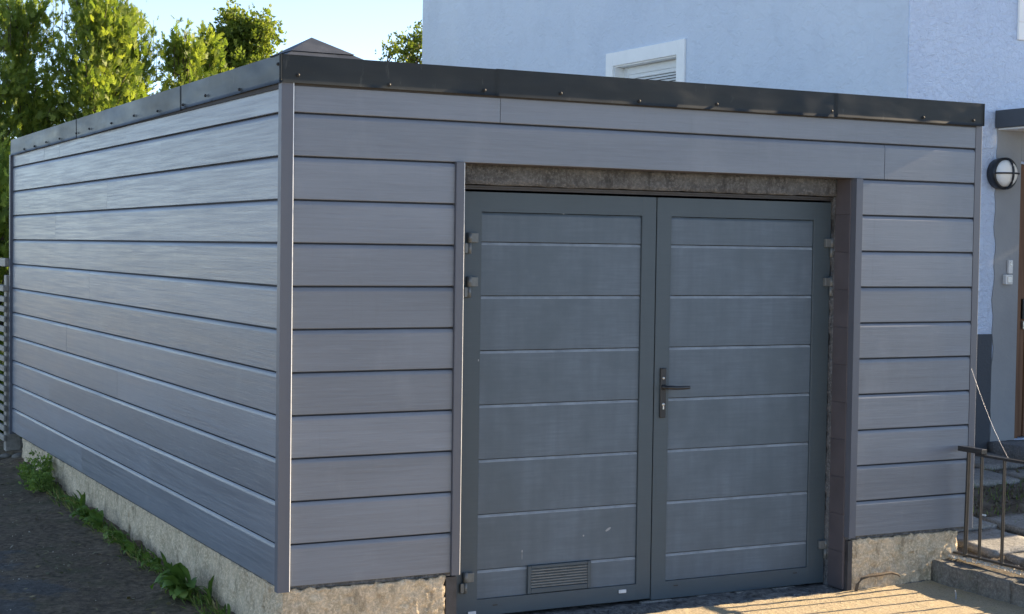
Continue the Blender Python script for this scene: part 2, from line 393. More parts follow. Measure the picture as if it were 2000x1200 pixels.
# value-noise for displaced grids
_perm = rng.random((64, 64, 64))
def vnoise(P):
    i = np.floor(P).astype(int); f = P - i; f = f * f * (3 - 2 * f); r = 0
    for dx in (0, 1):
        for dy in (0, 1):
            for dz in (0, 1):
                wgt = (f[:, 0] if dx else 1 - f[:, 0]) * (f[:, 1] if dy else 1 - f[:, 1]) * (f[:, 2] if dz else 1 - f[:, 2])
                r = r + wgt * _perm[(i[:, 0] + dx) % 64, (i[:, 1] + dy) % 64, (i[:, 2] + dz) % 64]
    return r * 2 - 1
def fbm(P, octv=4, rough=0.5):
    r = 0; a = 1.0
    for k in range(octv): r = r + a * vnoise(P * 2 ** k + 13.7 * k); a *= rough
    return r
def np_mesh(name, V, F, smooth=True, shade=None):
    """F is (n,k) constant-size faces"""
    me = bpy.data.meshes.new(name); n, k = F.shape
    me.vertices.add(len(V)); me.vertices.foreach_set('co', np.asarray(V, np.float32).ravel())
    me.loops.add(n * k); me.loops.foreach_set('vertex_index', F.astype(np.int32).ravel())
    me.polygons.add(n); me.polygons.foreach_set('loop_start', np.arange(0, n * k, k, dtype=np.int32))
    me.polygons.foreach_set('use_smooth', np.full(n, smooth))
    if shade is not None:
        at = me.attributes.new('shade', 'FLOAT', 'POINT'); at.data.foreach_set('value', np.asarray(shade, np.float32))
    me.update(calc_edges=True); me.validate(); return me
def grid_faces(nu, nv):
    i = np.arange(nu - 1)[:, None] * nv + np.arange(nv - 1)[None, :]
    return np.stack([i, i + nv, i + nv + 1, i + 1], -1).reshape(-1, 4)

# ------------------------------------------------------------------ ground
def ground_z(x, y):
    return -0.312 + 0.105 * np.clip(y / 6.7, 0, 1.2)
def axis(a, b, fa, fb, fine, coarse):
    return np.unique(np.round(np.concatenate([np.arange(a, fa, coarse), np.arange(fa, fb, fine), np.arange(fb, b, coarse), [b]]), 4))
xs = axis(-16, 4.02, -2.2, 4.02, 0.028, 0.6); ys = axis(-16, 7.6, -1.2, 7.2, 0.032, 0.6)
X, Y = np.meshgrid(xs, ys, indexing='ij'); xf, yf = X.ravel(), Y.ravel()
P = np.stack([xf, yf, 0 * xf], 1)
Z = ground_z(xf, yf) + 0.010 * fbm(P * 1.3, 3, 0.5) + 0.0018 * fbm(P * 14, 3, 0.6)
near = np.exp(-np.clip(-xf, 0, 9) / 0.22) * (yf > 0.1) * (xf < 0.3)        # soil banked up at the wall foot
Z = Z + near * (0.028 + 0.02 * fbm(P * 5 + 9, 4, 0.6))
thr = (xf > 0.8) * np.exp(-np.clip(np.abs(yf - 0.12) - 0.06, 0, 9) / 0.05)
Z = Z + thr * (0.006 + 0.012 * fbm(P * 11 + 3, 4, 0.65))
drive = link('driveway', np_mesh('driveway', np.stack([xf, yf, Z], 1), grid_faces(len(xs), len(ys))), M['driveway'])
tag(drive, 'worn asphalt drive, dark beside the garage and sandy before its doors', kind='structure')

def yard_z(x, y):
    return -0.165 + 0.092 * np.clip(y, -0.3, 2.6)
xs = axis(4.03, 14, 4.03, 8.2, 0.03, 0.5); ys = axis(-8, 2.45, -1.0, 2.45, 0.03, 0.5)
X, Y = np.meshgrid(xs, ys, indexing='ij'); xf, yf = X.ravel(), Y.ravel(); P = np.stack([xf, yf, 0 * xf], 1)
rough_amt = np.clip((xf - 4.15) / 0.3, 0.2, 1)
Z = yard_z(xf, yf) + rough_amt * (0.022 * fbm(P * 3.2, 4, 0.55) + 0.016 * fbm(P * 13 + 5, 4, 0.65)) - 0.012
yard = link('yard', np_mesh('yard', np.stack([xf, yf, Z], 1), grid_faces(len(xs), len(ys))), M['soil'])
tag(yard, 'bare soil yard with thin grass beside the garage', kind='structure')
alley = MB().box(4.3, 5.73, 2.46, 12.5, -0.3, 0.06).build('alley_ground', M['soil']); tag(alley, 'soil strip between garage and house', kind='structure')
g = MB(); g.add([(-400, -400, -0.46), (400, -400, -0.46), (400, 400, -0.46), (-400, 400, -0.46)], [(0, 1, 2, 3)])
tag(g.build('ground', M['bounce_ground']), 'outer ground round the plot, made pale to bounce light', kind='structure')

# kerb of three rough edging stones
kerb = thing('kerb', None, None, (3.98, 0, -0.31)); kerb['kind'] = 'structure'
def rough_block(x0, x1, y0, y1, z0, z1, amp, res=0.025, freq=9, seed=0.0):
    """closed box with displaced faces"""
    nx, ny, nz = [max(2, int(math.ceil((b - a) / res)) + 1) for a, b in ((x0, x1), (y0, y1), (z0, z1))]
    Vs = []; Fs = []; off = 0
    def face(A, B, f):
        nonlocal off
        U, W = np.meshgrid(A, B, indexing='ij'); v = f(U.ravel(), W.ravel()); Vs.append(v); Fs.append(grid_faces(len(A), len(B)) + off); off += len(v)
    gx, gy, gz = np.linspace(x0, x1, nx), np.linspace(y0, y1, ny), np.linspace(z0, z1, nz)
    for z in (z0, z1): face(gx, gy, lambda u, v: np.stack([u, v, 0 * u + z], 1))
    for y in (y0, y1): face(gx, gz, lambda u, v: np.stack([u, 0 * u + y, v], 1))
    for x in (x0, x1): face(gy, gz, lambda u, v: np.stack([0 * u + x, u, v], 1))
    V = np.concatenate(Vs); F = np.concatenate(Fs)
    Q = V * freq + seed
    D = np.stack([fbm(Q, 3, 0.6), fbm(Q + 31, 3, 0.6), fbm(Q + 57, 3, 0.6)], 1) * amp
    V = V + D
    me = np_mesh('block', V, F, False)
    bm = bmesh.new(); bm.from_mesh(me); bmesh.ops.remove_doubles(bm, verts=bm.verts, dist=1e-4); bmesh.ops.recalc_face_normals(bm, faces=bm.faces); bm.to_mesh(me); bm.free()
    me.polygons.foreach_set('use_smooth', [True] * len(me.polygons)); 
    return me
for k, (a, b) in enumerate([(-0.62, 0.005), (-1.64, -0.63), (-2.66, -1.65), (-3.68, -2.67)]):
    me = rough_block(3.955 - 0.012 * k, 4.075, a, b, -0.40, -0.182 - 0.004 * k, 0.007, 0.03, 12, k * 7.0)
    child(link('kerb_stone', me, M['kerb']), kerb)

# path slabs set in the yard
path = thing('path', None, None, (5, 1, -0.1)); path['kind'] = 'structure'
slabs = [  # x0,x1,y0,y1,turn
    (4.34, 4.80, -0.06, 0.36, 4), (4.36, 4.86, 0.42, 0.86, -5), (4.90, 5.36, 0.20, 0.62, 8), (4.40, 4.86, -0.56, -0.12, -3), (4.98, 5.44, -0.34, 0.10, 5),
    (5.52, 6.04, 1.40, 1.82, 3), (6.10, 6.60, 1.26, 1.70, -6), (5.50, 6.02, 1.88, 2.28, -3), (6.06, 6.56, 1.80, 2.24, 2), (6.66, 7.20, 1.05, 1.48, 4), (5.86, 6.36, 0.92, 1.22, 9)]
for k, (x0, x1, y0, y1, a) in enumerate(slabs):
    cx, cy = (x0 + x1) / 2, (y0 + y1) / 2; hw, hd = (x1 - x0) / 2, (y1 - y0) / 2
    me = rough_block(-hw, hw, -hd, hd, -0.03, 0.012, 0.004, 0.06, 10, k * 5.0)
    o = link('slab', me, M['slab']); o.location = (cx, cy, float(yard_z(cx, cy)) + 0.012); o.rotation_euler = (0.06 + 0.01 * (k % 3), 0.02 * ((k % 3) - 1), math.radians(a)); child(o, path)

# ------------------------------------------------------------------ garage
W_G, L_G = 4.256, 6.70
garage = thing('garage', 'low grey flat-roofed garage clad in horizontal boards with double doors', 'garage', (2.1, 3.3, -0.3))
GP = 0.2
m = MB()
m.box(0.032, 0.895, 0.022, 0.30, -0.02, 2.30); m.box(3.345, 4.225, 0.022, 0.30, -0.02, 2.30); m.box(0.898, 3.342, 0.022, 0.30, 2.006, 2.30)
m.box(0.032, 0.25, 0.303, 6.66, -0.02, 2.30); m.box(4.0, 4.225, 0.303, 6.66, -0.35, 2.30); m.box(0.253, 3.997, 6.44, 6.66, -0.35, 2.30)
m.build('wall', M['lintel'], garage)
MB().box(0.0, 4.21, 0.0, 6.62, 2.305, 2.385).build('roof', M['roof_felt'], garage)

# foundation: rough cast concrete, real relief
for nm, (x0, x1, y0, y1, z1), sd in (('front', (0.03, 0.862, 0.012, 0.29, -0.022), 1), ('front', (3.377, 4.150, 0.012, 0.29, -0.022), 2)):
    child(link('foundation', rough_block(x0, x1, y0, y1, -0.45, z1, 0.0095, 0.012, 38, sd * 9.0), M['foundation']), garage)
for k, (a, b) in enumerate([(0.30, 1.02), (1.035, 2.9), (2.905, 6.42)]):       # joint between the castings shows as a dark slot
    child(link('foundation', rough_block(0.035 + 0.006 * (k == 1), 0.25, a, b, -0.45, -0.022, 0.010, 0.02, 20, 30 + k * 9.0), M['foundation']), garage)

# cladding boards
_bm = {}
def board_mesh(L, H):
    key = (round(L, 4), round(H, 4))
    if key in _bm: return _bm[key]
    pr = [(0.014, 0.0), (0.0025, 0.0), (0.0, 0.0025), (0.0, H - 0.0270), (0.0010, H - 0.0225), (0.0035, H - 0.0155), (0.0080, H - 0.0085), (0.0200, H - 0.0070), (0.0205, H - 0.001)]
    n = len(pr); nseg = max(1, int(L / 0.5)); mb = MB(); vs = []; fs = []
    for i in range(nseg + 1):
        for (y, z) in pr: vs.append((L * i / nseg, y, z))
    for i in range(nseg):
        for k in range(n - 1): fs.append((i * n + k, (i + 1) * n + k, (i + 1) * n + k + 1, i * n + k + 1))
    fs.append(tuple(range(n))); fs.append(tuple(nseg * n + k for k in range(n))[::-1])
    mb.add(vs, fs); me = mb.mesh('board'); me.materials.append(M['board']); me.materials.append(M['groove'])
    for pf in me.polygons:
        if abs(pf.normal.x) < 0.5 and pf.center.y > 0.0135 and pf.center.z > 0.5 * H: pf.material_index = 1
    _bm[key] = me; return me
def board(x0, x1, z, H=GP, side='front', lab=None):
    L = x1 - x0; o = link('board', board_mesh(L, H), M['board'])
    wob = random.uniform(-0.0008, 0.0008)
    if side == 'front': o.location = (x0, 0 + wob, z)
    else: o.location = (0.008 + wob, x1, z); o.rotation_euler = (0, 0, -math.pi / 2)
    if lab: o['label'] = lab
    return child(o, garage)
TOP = 2.2
board(0.052, 1.1235, TOP, 0.145); board(1.1265, 4.208, TOP, 0.145)
board(0.052, 3.5395, TOP - GP); board(3.5425, 4.208, TOP - GP)
for k in range(10):
    board(0.052, 0.8845, k * GP); board(3.3805, 4.208, k * GP)
joints = {0: 4.1, 1: 2.3, 2: 5.2, 3: 3.1, 4: 4.6, 5: 1.9, 6: 3.9, 7: 2.75, 8: 5.0, 9: 3.4, 10: 2.1}
for k in range(11):
    j = joints[k]; board(0.022, j - 0.0006, k * GP, side='left'); board(j + 0.0006, L_G, k * GP, side='left')
for a, b in ((0.022, 2.9), (2.902, 4.86), (4.862, 5.42), (5.422, 5.98), (5.982, L_G)): board(a, b, TOP, 0.145, 'left')

# trims: corner post (L), jamb trims, right post, far post
def trim(mb): return mb.build('trim', M['trim'], garage)
PR = -0.017
m = MB(); m.prism([(-0.004, PR), (0.054, PR), (0.054, 0.004), (0.014, 0.004), (0.014, 0.026), (-0.004, 0.026)], -0.021, 2.334); m.build('corner_post', M['trim'], garage)
trim(MB().prism([(0.886, PR + 0.001), (0.9285, PR + 0.001), (0.9285, 0.135), (0.921, 0.135), (0.921, 0.004), (0.886, 0.004)], -0.012, 1.9985))
trim(MB().prism([(3.334, PR + 0.001), (3.379, PR + 0.001), (3.379, 0.004), (3.342, 0.004), (3.342, 0.03), (3.334, 0.03)], -0.004, 1.9985))
m = MB(); m.prism([(4.2095, -0.003), (4.256, -0.003), (4.256, 0.05), (4.249, 0.05), (4.249, 0.006), (4.2095, 0.006)], -0.012, 2.334); m.build('corner_post', M['trim'], garage)
m = MB(); m.prism([(PR + 0.004, L_G + 0.003), (0.03, L_G + 0.003), (0.03, L_G + 0.045), (PR + 0.004, L_G + 0.045)], -0.02, 2.30); m.build('corner_post', M['trim'], garage)
M['bead'] = mat_flat('painted_edge_highlight', (0.74, 0.75, 0.76), 0.35, 0.2, 0.05, 20)  # pale rods paint the sunlit line along the trim edges
for bx, by, z0_, z1_, rr_ in ((0.0535, PR + 0.0035, -0.020, 2.332, 0.0038), (0.9280, PR + 0.0045, -0.011, 1.9975, 0.0036), (3.3785, PR + 0.004, -0.003, 1.9975, 0.0022), (4.2555, 0.0, -0.011, 2.332, 0.0028)):
    MB().tube([(bx, by, z0_), (bx, by, z1_)], rr_, 10).build('edge_highlight', M['bead'], garage)
# underside soffit strip over the opening
MB().box(0.93, 3.333, 0.004, 0.145, 2.0, 2.0055).build('soffit_strip', M['jamb'], garage)
# right reveal: dark panels then broken concrete edge
for k in range(11):
    z0 = -0.30 + k * 0.21; z1 = min(z0 + 0.2093, 1.9985)
    MB().box(3.3305, 3.345, 0.031, 0.160, z0, z1, 0.0015).build('reveal_panel', M['jamb'], garage)
child(link('reveal_concrete', rough_block(3.334, 3.376, 0.163, 0.203, -0.34, 1.9, 0.006, 0.02, 20, 71.0), M['lintel']), garage)
MB().box(3.346, 3.376, 0.006, 0.11, -0.31, -0.0235).build('frame_post', M['dark_frame'], garage)
MB().box(0.872, 0.93, 0.02, 0.20, -0.33, -0.026).build('frame_post', M['dark_frame'], garage)
MB().box(0.932, 0.985, 0.165, 0.26, -0.33, 1.90).build('door_frame', M['dark_frame'], garage)
MB().box(3.338, 3.376, 0.206, 0.29, -0.33, 1.90).build('door_frame', M['dark_frame'], garage)
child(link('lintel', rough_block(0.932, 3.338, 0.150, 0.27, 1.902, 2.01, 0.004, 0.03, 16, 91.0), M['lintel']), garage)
m = MB(); m.box(0.987, 3.335, 0.188, 0.26, 1.879, 1.8975); m.box(0.987, 3.335, 0.176, 0.187, 1.889, 1.8975); m.build('door_head', M['dark_frame'], garage)

# fascia sheets with dents
def fascia_sheet(p0, p1, zt0, zt1, zb0, zb1, side, dents, seed, top=True):
    L = p1 - p0; nu = max(8, int(L / 0.02)); nv = 8
    U, Vv = np.meshgrid(np.linspace(0, 1, nu), np.linspace(0, 1, nv), indexing='ij'); u, v = U.ravel(), Vv.ravel()
    s = p0 + u * L; zb = zb0 + (zb1 - zb0) * u; zt = zt0 + (zt1 - zt0) * u; z = zb + (zt - zb) * v
    Q = np.stack([s * 2.2, z * 3, 0 * s + seed], 1)
    d = 0.003 * fbm(Q, 2, 0.5) * (1 - v * 0.85)                          # free lower edge waves more than the folded top
    for (sx, sv, amp, wd) in dents:
        d = d + 0.6 * amp * np.exp(-((s - sx) / wd) ** 2 - ((v - sv) / 0.35) ** 2) * (1 - 0.9 * v ** 6)
    d = d - 0.0008 * (v < 0.08)
    rows = [(s, d, z)]
    nvt = nv
    out = np.stack([s, d, z], 1)
    # skins: front sheet (outer + inner) and a separate folded top so the fold stays crisp
    V0 = out.reshape(nu, nv, 3); th = 0.0025; inner = V0.copy(); inner[:, :, 1] += th
    A = V0.reshape(-1, 3); B = inner.reshape(-1, 3); F = grid_faces(nu, nv); n = len(A); rim = []
    for i in range(nu - 1): rim.append((i * nv, (i + 1) * nv, n + (i + 1) * nv, n + i * nv))
    for e in (0, nu - 1):
        for j in range(nv - 1): rim.append((e * nv + j, e * nv + j + 1, n + e * nv + j + 1, n + e * nv + j))
    F = np.concatenate([F, F[:, ::-1] + n, np.array(rim)])
    f0 = V0[:, -1, :].copy(); b0 = f0.copy(); b0[:, 1] = 0.14; b0[:, 2] -= 0.004
    T = np.concatenate([f0, b0]); k = 2 * n; tf = np.array([(k + i, k + i + 1, k + nu + i + 1, k + nu + i) for i in range(nu - 1)])
    F = np.concatenate([F, tf]); V = np.concatenate([A, B, T])
    if side == 'front': V = np.stack([V[:, 0], -0.027 + V[:, 1], V[:, 2]], 1)
    else: V = np.stack([-0.013 + V[:, 1], V[:, 0], V[:, 2]], 1)
    me = np_mesh('fascia', V, F, True)
    return child(link('fascia', me, M['fascia']), garage)
FT, FB = 2.457, 2.328
fa = fascia_sheet(-0.0195, 1.092, FT, FT, FB + 0.002, FB, 'front', [(0.52, 0.15, -0.003, 0.05), (1.02, 0.1, 0.002, 0.06)], 1.0)
fb_ = fascia_sheet(1.088, 3.166, FT + 0.002, FT + 0.001, FB - 0.001, FB - 0.003, 'front', [(1.9, 0.1, 0.004, 0.1), (2.15, 0.2, -0.007, 0.09), (2.38, 0.15, 0.004, 0.07), (2.62, 0.3, -0.006, 0.10), (2.95, 0.35, -0.006, 0.06), (3.14, 0.1, -0.009, 0.06)], 1.0)
fb_.location.y -= 0.0015
fc = fascia_sheet(3.162, 4.237, FT + 0.001, FT, FB + 0.001, FB, 'front', [(3.2, 0.9, -0.004, 0.05), (3.78, 0.2, 0.004, 0.09), (4.2, 0.8, -0.003, 0.04)], 1.0)
fc.location.y -= 0.003
def lz(y): return -0.0058 * y
f1 = fascia_sheet(-0.0305, 1.62, FT, FT + lz(1.6), FB, FB + lz(1.6), 'left', [(0.6, 0.2, 0.003, 0.1), (1.5, 0.1, -0.004, 0.08)], 4.0)
f2 = fascia_sheet(1.6215, 4.22, FT + lz(1.6), FT + lz(4.2), FB + lz(1.6) - 0.003, FB + lz(4.2) - 0.003, 'left', [(2.2, 0.2, 0.004, 0.15), (3.1, 0.3, -0.004, 0.2)], 4.0)
f3 = fascia_sheet(4.2215, 6.69, FT + lz(4.2), FT + lz(6.7), FB + lz(4.2), FB + lz(6.7), 'left', [(5.0, 0.3, 0.004, 0.2)], 4.0)
MB().box(4.238, 4.2405, -0.036, 6.68, FB, FT - 0.001).build('fascia', M['fascia'], garage)
# screws
scm = MB().lathe((0, 0, 0), (0, -1, 0), [(-0.004, 0.0080), (0.002, 0.0080), (0.003, 0.0055), (0.0060, 0.005), (0.0072, 0.0025), (0.0074, 0.0)], 10).mesh('screw')
scm.materials.append(M['screw'])
for x, z in ((0.069, 2.365), (0.521, 2.347), (1.022, 2.350), (1.445, 2.359), (1.903, 2.345), (2.381, 2.355), (3.136, 2.357), (3.786, 2.355), (4.16, 2.356)):
    o = link('screw', scm); o.location = (x, -0.033, z); child(o, garage)
for y, z in ((-0.005, 2.412), (0.564, 2.342), (1.133, 2.356), (1.555, 2.339), (2.072, 2.341), (2.61, 2.350), (3.178, 2.34), (3.795, 2.341), (4.185, 2.335), (4.739, 2.326), (5.213, 2.325), (5.661, 2.317), (6.076, 2.315)):
    o = link('screw', scm); o.location = (-0.019, y, z); o.rotation_euler = (0, 0, -math.pi / 2); child(o, garage)

# double doors
DY = 0.200
def door_leaf(x0, x1, px0, px1, z0, z1, pz0, pz1, joints_z, lab):
    f = MB(); fy0, fy1 = DY, DY + 0.055; b = 0.002
    f.box(x0, px0, fy0, fy1, z0, z1, b); f.box(px1, x1, fy0, fy1, z0, z1, b)
    f.box(px0 - 0.004, px1 + 0.004, fy0 + 0.0004, fy1 - 0.001, pz1, z1 - 0.001); f.box(px0 - 0.004, px1 + 0.004, fy0 + 0.0004, fy1 - 0.001, z0 + 0.001, pz0)
    o = f.build('door', M['door_frame'], garage); o['label'] = lab
    zz = [pz0] + joints_z + [pz1]
    for a, c in zip(zz[:-1], zz[1:]):
        mb = MB(); y = DY + 0.011; H = c - a; L = px1 - px0 - 0.002
        pr = [(y + 0.012, 0.0), (y + 0.002, 0.0005), (y, 0.0025), (y, H - 0.0165), (y + 0.0016, H - 0.0125), (y + 0.0065, H - 0.0030), (y + 0.02, H - 0.0025)]
        vs = [(x, yy, z) for x in (0, L) for yy, z in pr]; n = len(pr)
        fs = [(k, n + k, n + k + 1, k + 1) for k in range(n - 1)] + [tuple(range(n)), tuple(range(n, 2 * n))[::-1]]
        mb.add(vs, fs); me = mb.mesh('panel'); me.materials.append(M['door_panel']); me.materials.append(M['ledge_highlight'])
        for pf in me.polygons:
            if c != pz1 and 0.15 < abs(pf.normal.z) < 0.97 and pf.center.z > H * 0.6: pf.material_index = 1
        p = link('panel', me); p.location = (px0 + 0.001, 0, a)
        p.parent = o; p.matrix_parent_inverse = (Matrix.Translation(Vector(o.location)) if False else Matrix.Identity(4))
    return o
def sub(o, d):
    """sub-part: door objects sit at the world origin, so no offset"""
    o.parent = d; o.matrix_parent_inverse = Matrix.Identity(4); return o
jz = [-0.048, 0.235, 0.515, 0.793, 1.068, 1.345, 1.617]
leafL = door_leaf(0.99, 2.1665, 1.132, 2.079, -0.282, 1.868, -0.197, 1.768, jz, 'left door leaf with low vent grille')
leafR = door_leaf(2.1725, 3.333, 2.264, 3.214, -0.292, 1.868, -0.197, 1.768, jz, 'right door leaf with black lever handle')
for q in (leafL, leafR): q.matrix_parent_inverse = Matrix.Translation(-Vector(garage.location))
MB().box(2.155, 2.184, DY + 0.058, DY + 0.062, -0.28, 1.865).build('astragal', M['dark_frame'], garage)
def subb(mb, name, mat, d, lab=None):
    o = link(name, mb.mesh(name), mat); sub(o, d)
    if lab: o['label'] = lab
    return o
# vent grille
m = MB(); a, b_, c_, d_ = 1.421, 1.797, -0.192, -0.048; y0, y1 = DY - 0.004, DY + 0.012
m.box(a, a + 0.02, y0, y1, c_, d_, 0.002); m.box(b_ - 0.02, b_, y0, y1, c_, d_, 0.002); m.box(a + 0.0205, b_ - 0.0205, y0 + 0.001, y1, d_ - 0.016, d_, 0.002); m.box(a + 0.0205, b_ - 0.0205, y0 + 0.001, y1, c_, c_ + 0.026, 0.002)
subb(m, 'vent_frame', M['door_frame'], leafL)
subb(MB().box(a + 0.01, b_ - 0.01, DY + 0.0088, DY + 0.0106, c_ + 0.01, d_ - 0.01), 'vent_gap_shade', M['black_metal'], leafL)  # black sheet painted in for the shade between the slats
ns = 7
for k in range(ns):
    z = c_ + 0.033 + k * (0.144 - 0.026 - 0.016 - 0.008) / (ns - 0.4)
    m = MB(); m.add([(a + 0.021, DY - 0.002, z - 0.003), (b_ - 0.021, DY - 0.002, z - 0.003), (b_ - 0.021, DY + 0.008, z + 0.004), (a + 0.021, DY + 0.008, z + 0.004),
                     (a + 0.021, DY - 0.002, z + 0.003), (b_ - 0.021, DY - 0.002, z + 0.003), (b_ - 0.021, DY + 0.008, z + 0.0100), (a + 0.021, DY + 0.008, z + 0.0100)],
                    [(0, 1, 2, 3), (4, 5, 6, 7), (0, 1, 5, 4), (2, 3, 7, 6), (0, 3, 7, 4), (1, 2, 6, 5)])
    subb(m, 'vent_slat', M['hinge'], leafL)
# hinges
def hinge(x, z, s, d):
    m = MB(); m.lathe((x, DY - 0.014, z), (0, 0, 1), [(0.0, 0.0), (0.0, 0.0125), (0.05, 0.0125), (0.05, 0.0)], 12)
    m.lathe((x, DY - 0.014, z - 0.055), (0, 0, 1), [(0.0, 0.0), (0.0, 0.0105), (0.053, 0.0105), (0.053, 0.0)], 12)
    xa, xb = sorted((x, x + s * 0.046)); m.box(xa, xb, DY - 0.022, DY - 0.0005, z + 0.001, z + 0.048, 0.002)
    xa, xb = sorted((x - s * 0.028, x)); m.box(xa, xb, DY - 0.018, DY - 0.004, z - 0.052, z - 0.004, 0.0015)
    subb(m, 'hinge', M['hinge'], d)
for z in (1.612, 1.392, -0.100): hinge(1.058, z, 1, leafL); hinge(3.330, z + 0.004, -1, leafR)
# handle set
subb(MB().box(2.205, 2.240, DY - 0.012, DY - 0.0005, 0.690, 0.957, 0.003), 'handle_plate', M['black_metal'], leafR)
m = MB(); m.lathe((2.2225, DY - 0.012, 0.855), (0, -1, 0), [(0, 0.0145), (0.012, 0.0145), (0.014, 0.010), (0.034, 0.0095), (0.040, 0.0)], 16)
m.tube([(2.2225, DY - 0.046, 0.855), (2.245, DY - 0.052, 0.855), (2.28, DY - 0.052, 0.852), (2.345, DY - 0.050, 0.852), (2.365, DY - 0.044, 0.852)], [0.0105, 0.0115, 0.0105, 0.0100, 0.0095], 10)
subb(m, 'lever', M['black_metal'], leafR)
m = MB(); m.lathe((2.2225, DY - 0.012, 0.762), (0, -1, 0), [(0, 0.0086), (0.003, 0.0086), (0.003, 0.0)], 16); m.box(2.2185, 2.2265, DY - 0.0148, DY - 0.012, 0.736, 0.756)
subb(m, 'lock_cylinder', M['steel'], leafR)
subb(MB().lathe((2.2225, DY - 0.012, 0.903), (0, -1, 0), [(0, 0.0072), (0.0025, 0.006), (0.003, 0.0)], 14), 'plate_screw', M['steel'], leafR)
# drain caps and paint chips
for x, z, d, s in ((1.991, -0.227, leafL, 0.023), (1.102, -0.262, leafL, 0.023)):
    subb(MB().box(x - s, x + s, DY - 0.008, DY - 0.0005, z - 0.0095, z + 0.0095, 0.002), 'drain_cap', M['cap_plastic'], d)
for x, z, d in ((1.235, -0.232, leafL), (2.33, -0.225, leafR), (3.13, -0.222, leafR)):
    subb(MB().box(x - 0.014, x + 0.014, DY - 0.0012, DY - 0.0003, z - 0.003, z + 0.003), 'drain_slot', M['black_metal'], d)
for (x, z, a, b, rot) in ((1.392, 0.03, 0.004, 0.007, 0), (1.392, 0.004, 0.0016, 0.02, 0), (1.755, 0.085, 0.005, 0.005, 0), (1.905, 0.108, 0.019, 0.0065, 0.5), (1.122, 1.02, 0.003, 0.006, 0), (1.60, 1.767, 0.006, 0.002, 0)):
    vs = [(x + a * math.cos(t) * math.cos(rot) - b * math.sin(t) * math.sin(rot), DY + 0.0105 if x > 1.13 and z < 1.76 else DY - 0.0006, z + a * math.cos(t) * math.sin(rot) + b * math.sin(t) * math.cos(rot)) for t in [i * math.pi / 5 for i in range(10)]]
    m = MB(); m.add(vs + [(v[0], v[1] - 0.0006, v[2]) for v in vs], [tuple(range(10)), tuple(range(10, 20))] + [(i, (i + 1) % 10, 10 + (i + 1) % 10, 10 + i) for i in range(10)])
    subb(m, 'paint_chip', M['paint_chip'], leafL)
# worn seal under the doors
xa = 1.02
while xa < 3.3:
    ln = random.uniform(0.05, 0.22)
    if random.random() < 0.55:
        MB().box(xa, min(xa + ln, 3.32), DY - 0.002 + random.uniform(-0.002, 0.002), DY + 0.02, -0.305, -0.2965 + random.uniform(-0.004, 0.002)).build('door_seal', M['slab'], garage)
    xa += ln + random.uniform(0.006, 0.05)

# dark bent pipe / root lying against the right foundation
m = MB(); m.tube([(3.392, -0.012, -0.315), (3.398, -0.018, -0.27), (3.425, -0.022, -0.236), (3.48, -0.022, -0.226), (3.56, -0.02, -0.226), (3.64, -0.016, -0.222), (3.69, -0.014, -0.236), (3.71, -0.012, -0.25)], [0.009, 0.009, 0.009, 0.008, 0.008, 0.007, 0.006, 0.004], 8)
tag(m.build('cable', M['bark']), 'dark bent cable against the concrete footing right of the doors', 'cable')

# ------------------------------------------------------------------ pyramid cap on the garage roof
cap = thing('roof_hood', 'dark pyramid metal hood rising above the near corner of the garage roof', 'roof hood', (0.68, 1.42, 2.39))
def pyramid(cx, cy, hx, hy, z0, z1, t0, t1, ov):
    """a course of the pyramid between relative heights t0..t1 (0 base, 1 peak)"""
    m = MB(); a = [(cx + sx * hx * (1 - t0), cy + sy * hy * (1 - t0), z0 + (z1 - z0) * t0 + ov) for sx, sy in ((-1, -1), (1, -1), (1, 1), (-1, 1))]
    if t1 >= 1: m.add(a + [(cx, cy, z1 + ov)], [(0, 1, 4), (1, 2, 4), (2, 3, 4), (3, 0, 4), (3, 2, 1, 0)])
    else:
        b = [(cx + sx * hx * (1 - t1), cy + sy * hy * (1 - t1), z0 + (z1 - z0) * t1 + ov) for sx, sy in ((-1, -1), (1, -1), (1, 1), (-1, 1))]
        m.add(a + b, [(i, (i + 1) % 4, 4 + (i + 1) % 4, 4 + i) for i in range(4)] + [(3, 2, 1, 0), (4, 5, 6, 7)])
    return m
HX, HY, HZ0, HZ1 = 0.40, 0.40, 2.50, 2.722
HC = (0.66, 1.40)
pyramid(*HC, HX, HY, HZ0, HZ1, 0.0, 0.36, 0.0).build('roof_course', M['roof_tile'], cap)
pyramid(*HC, HX, HY, HZ0, HZ1, 0.30, 0.60, 0.007).build('roof_course', M['roof_tile'], cap)
pyramid(*HC, HX, HY, HZ0, HZ1, 0.54, 1.0, 0.013).build('roof_course', M['roof_tile'], cap)
MB().box(HC[0] - 0.32, HC[0] + 0.32, HC[1] - 0.32, HC[1] + 0.32, 2.386, 2.505).build('curb', M['roof_tile'], cap)

# ------------------------------------------------------------------ house
HXW, HYF = 5.734, 2.35
house = thing('house', 'pale blue rendered house standing behind the garage', 'house', (9.5, 6.8, -0.2))
HT = 6.3
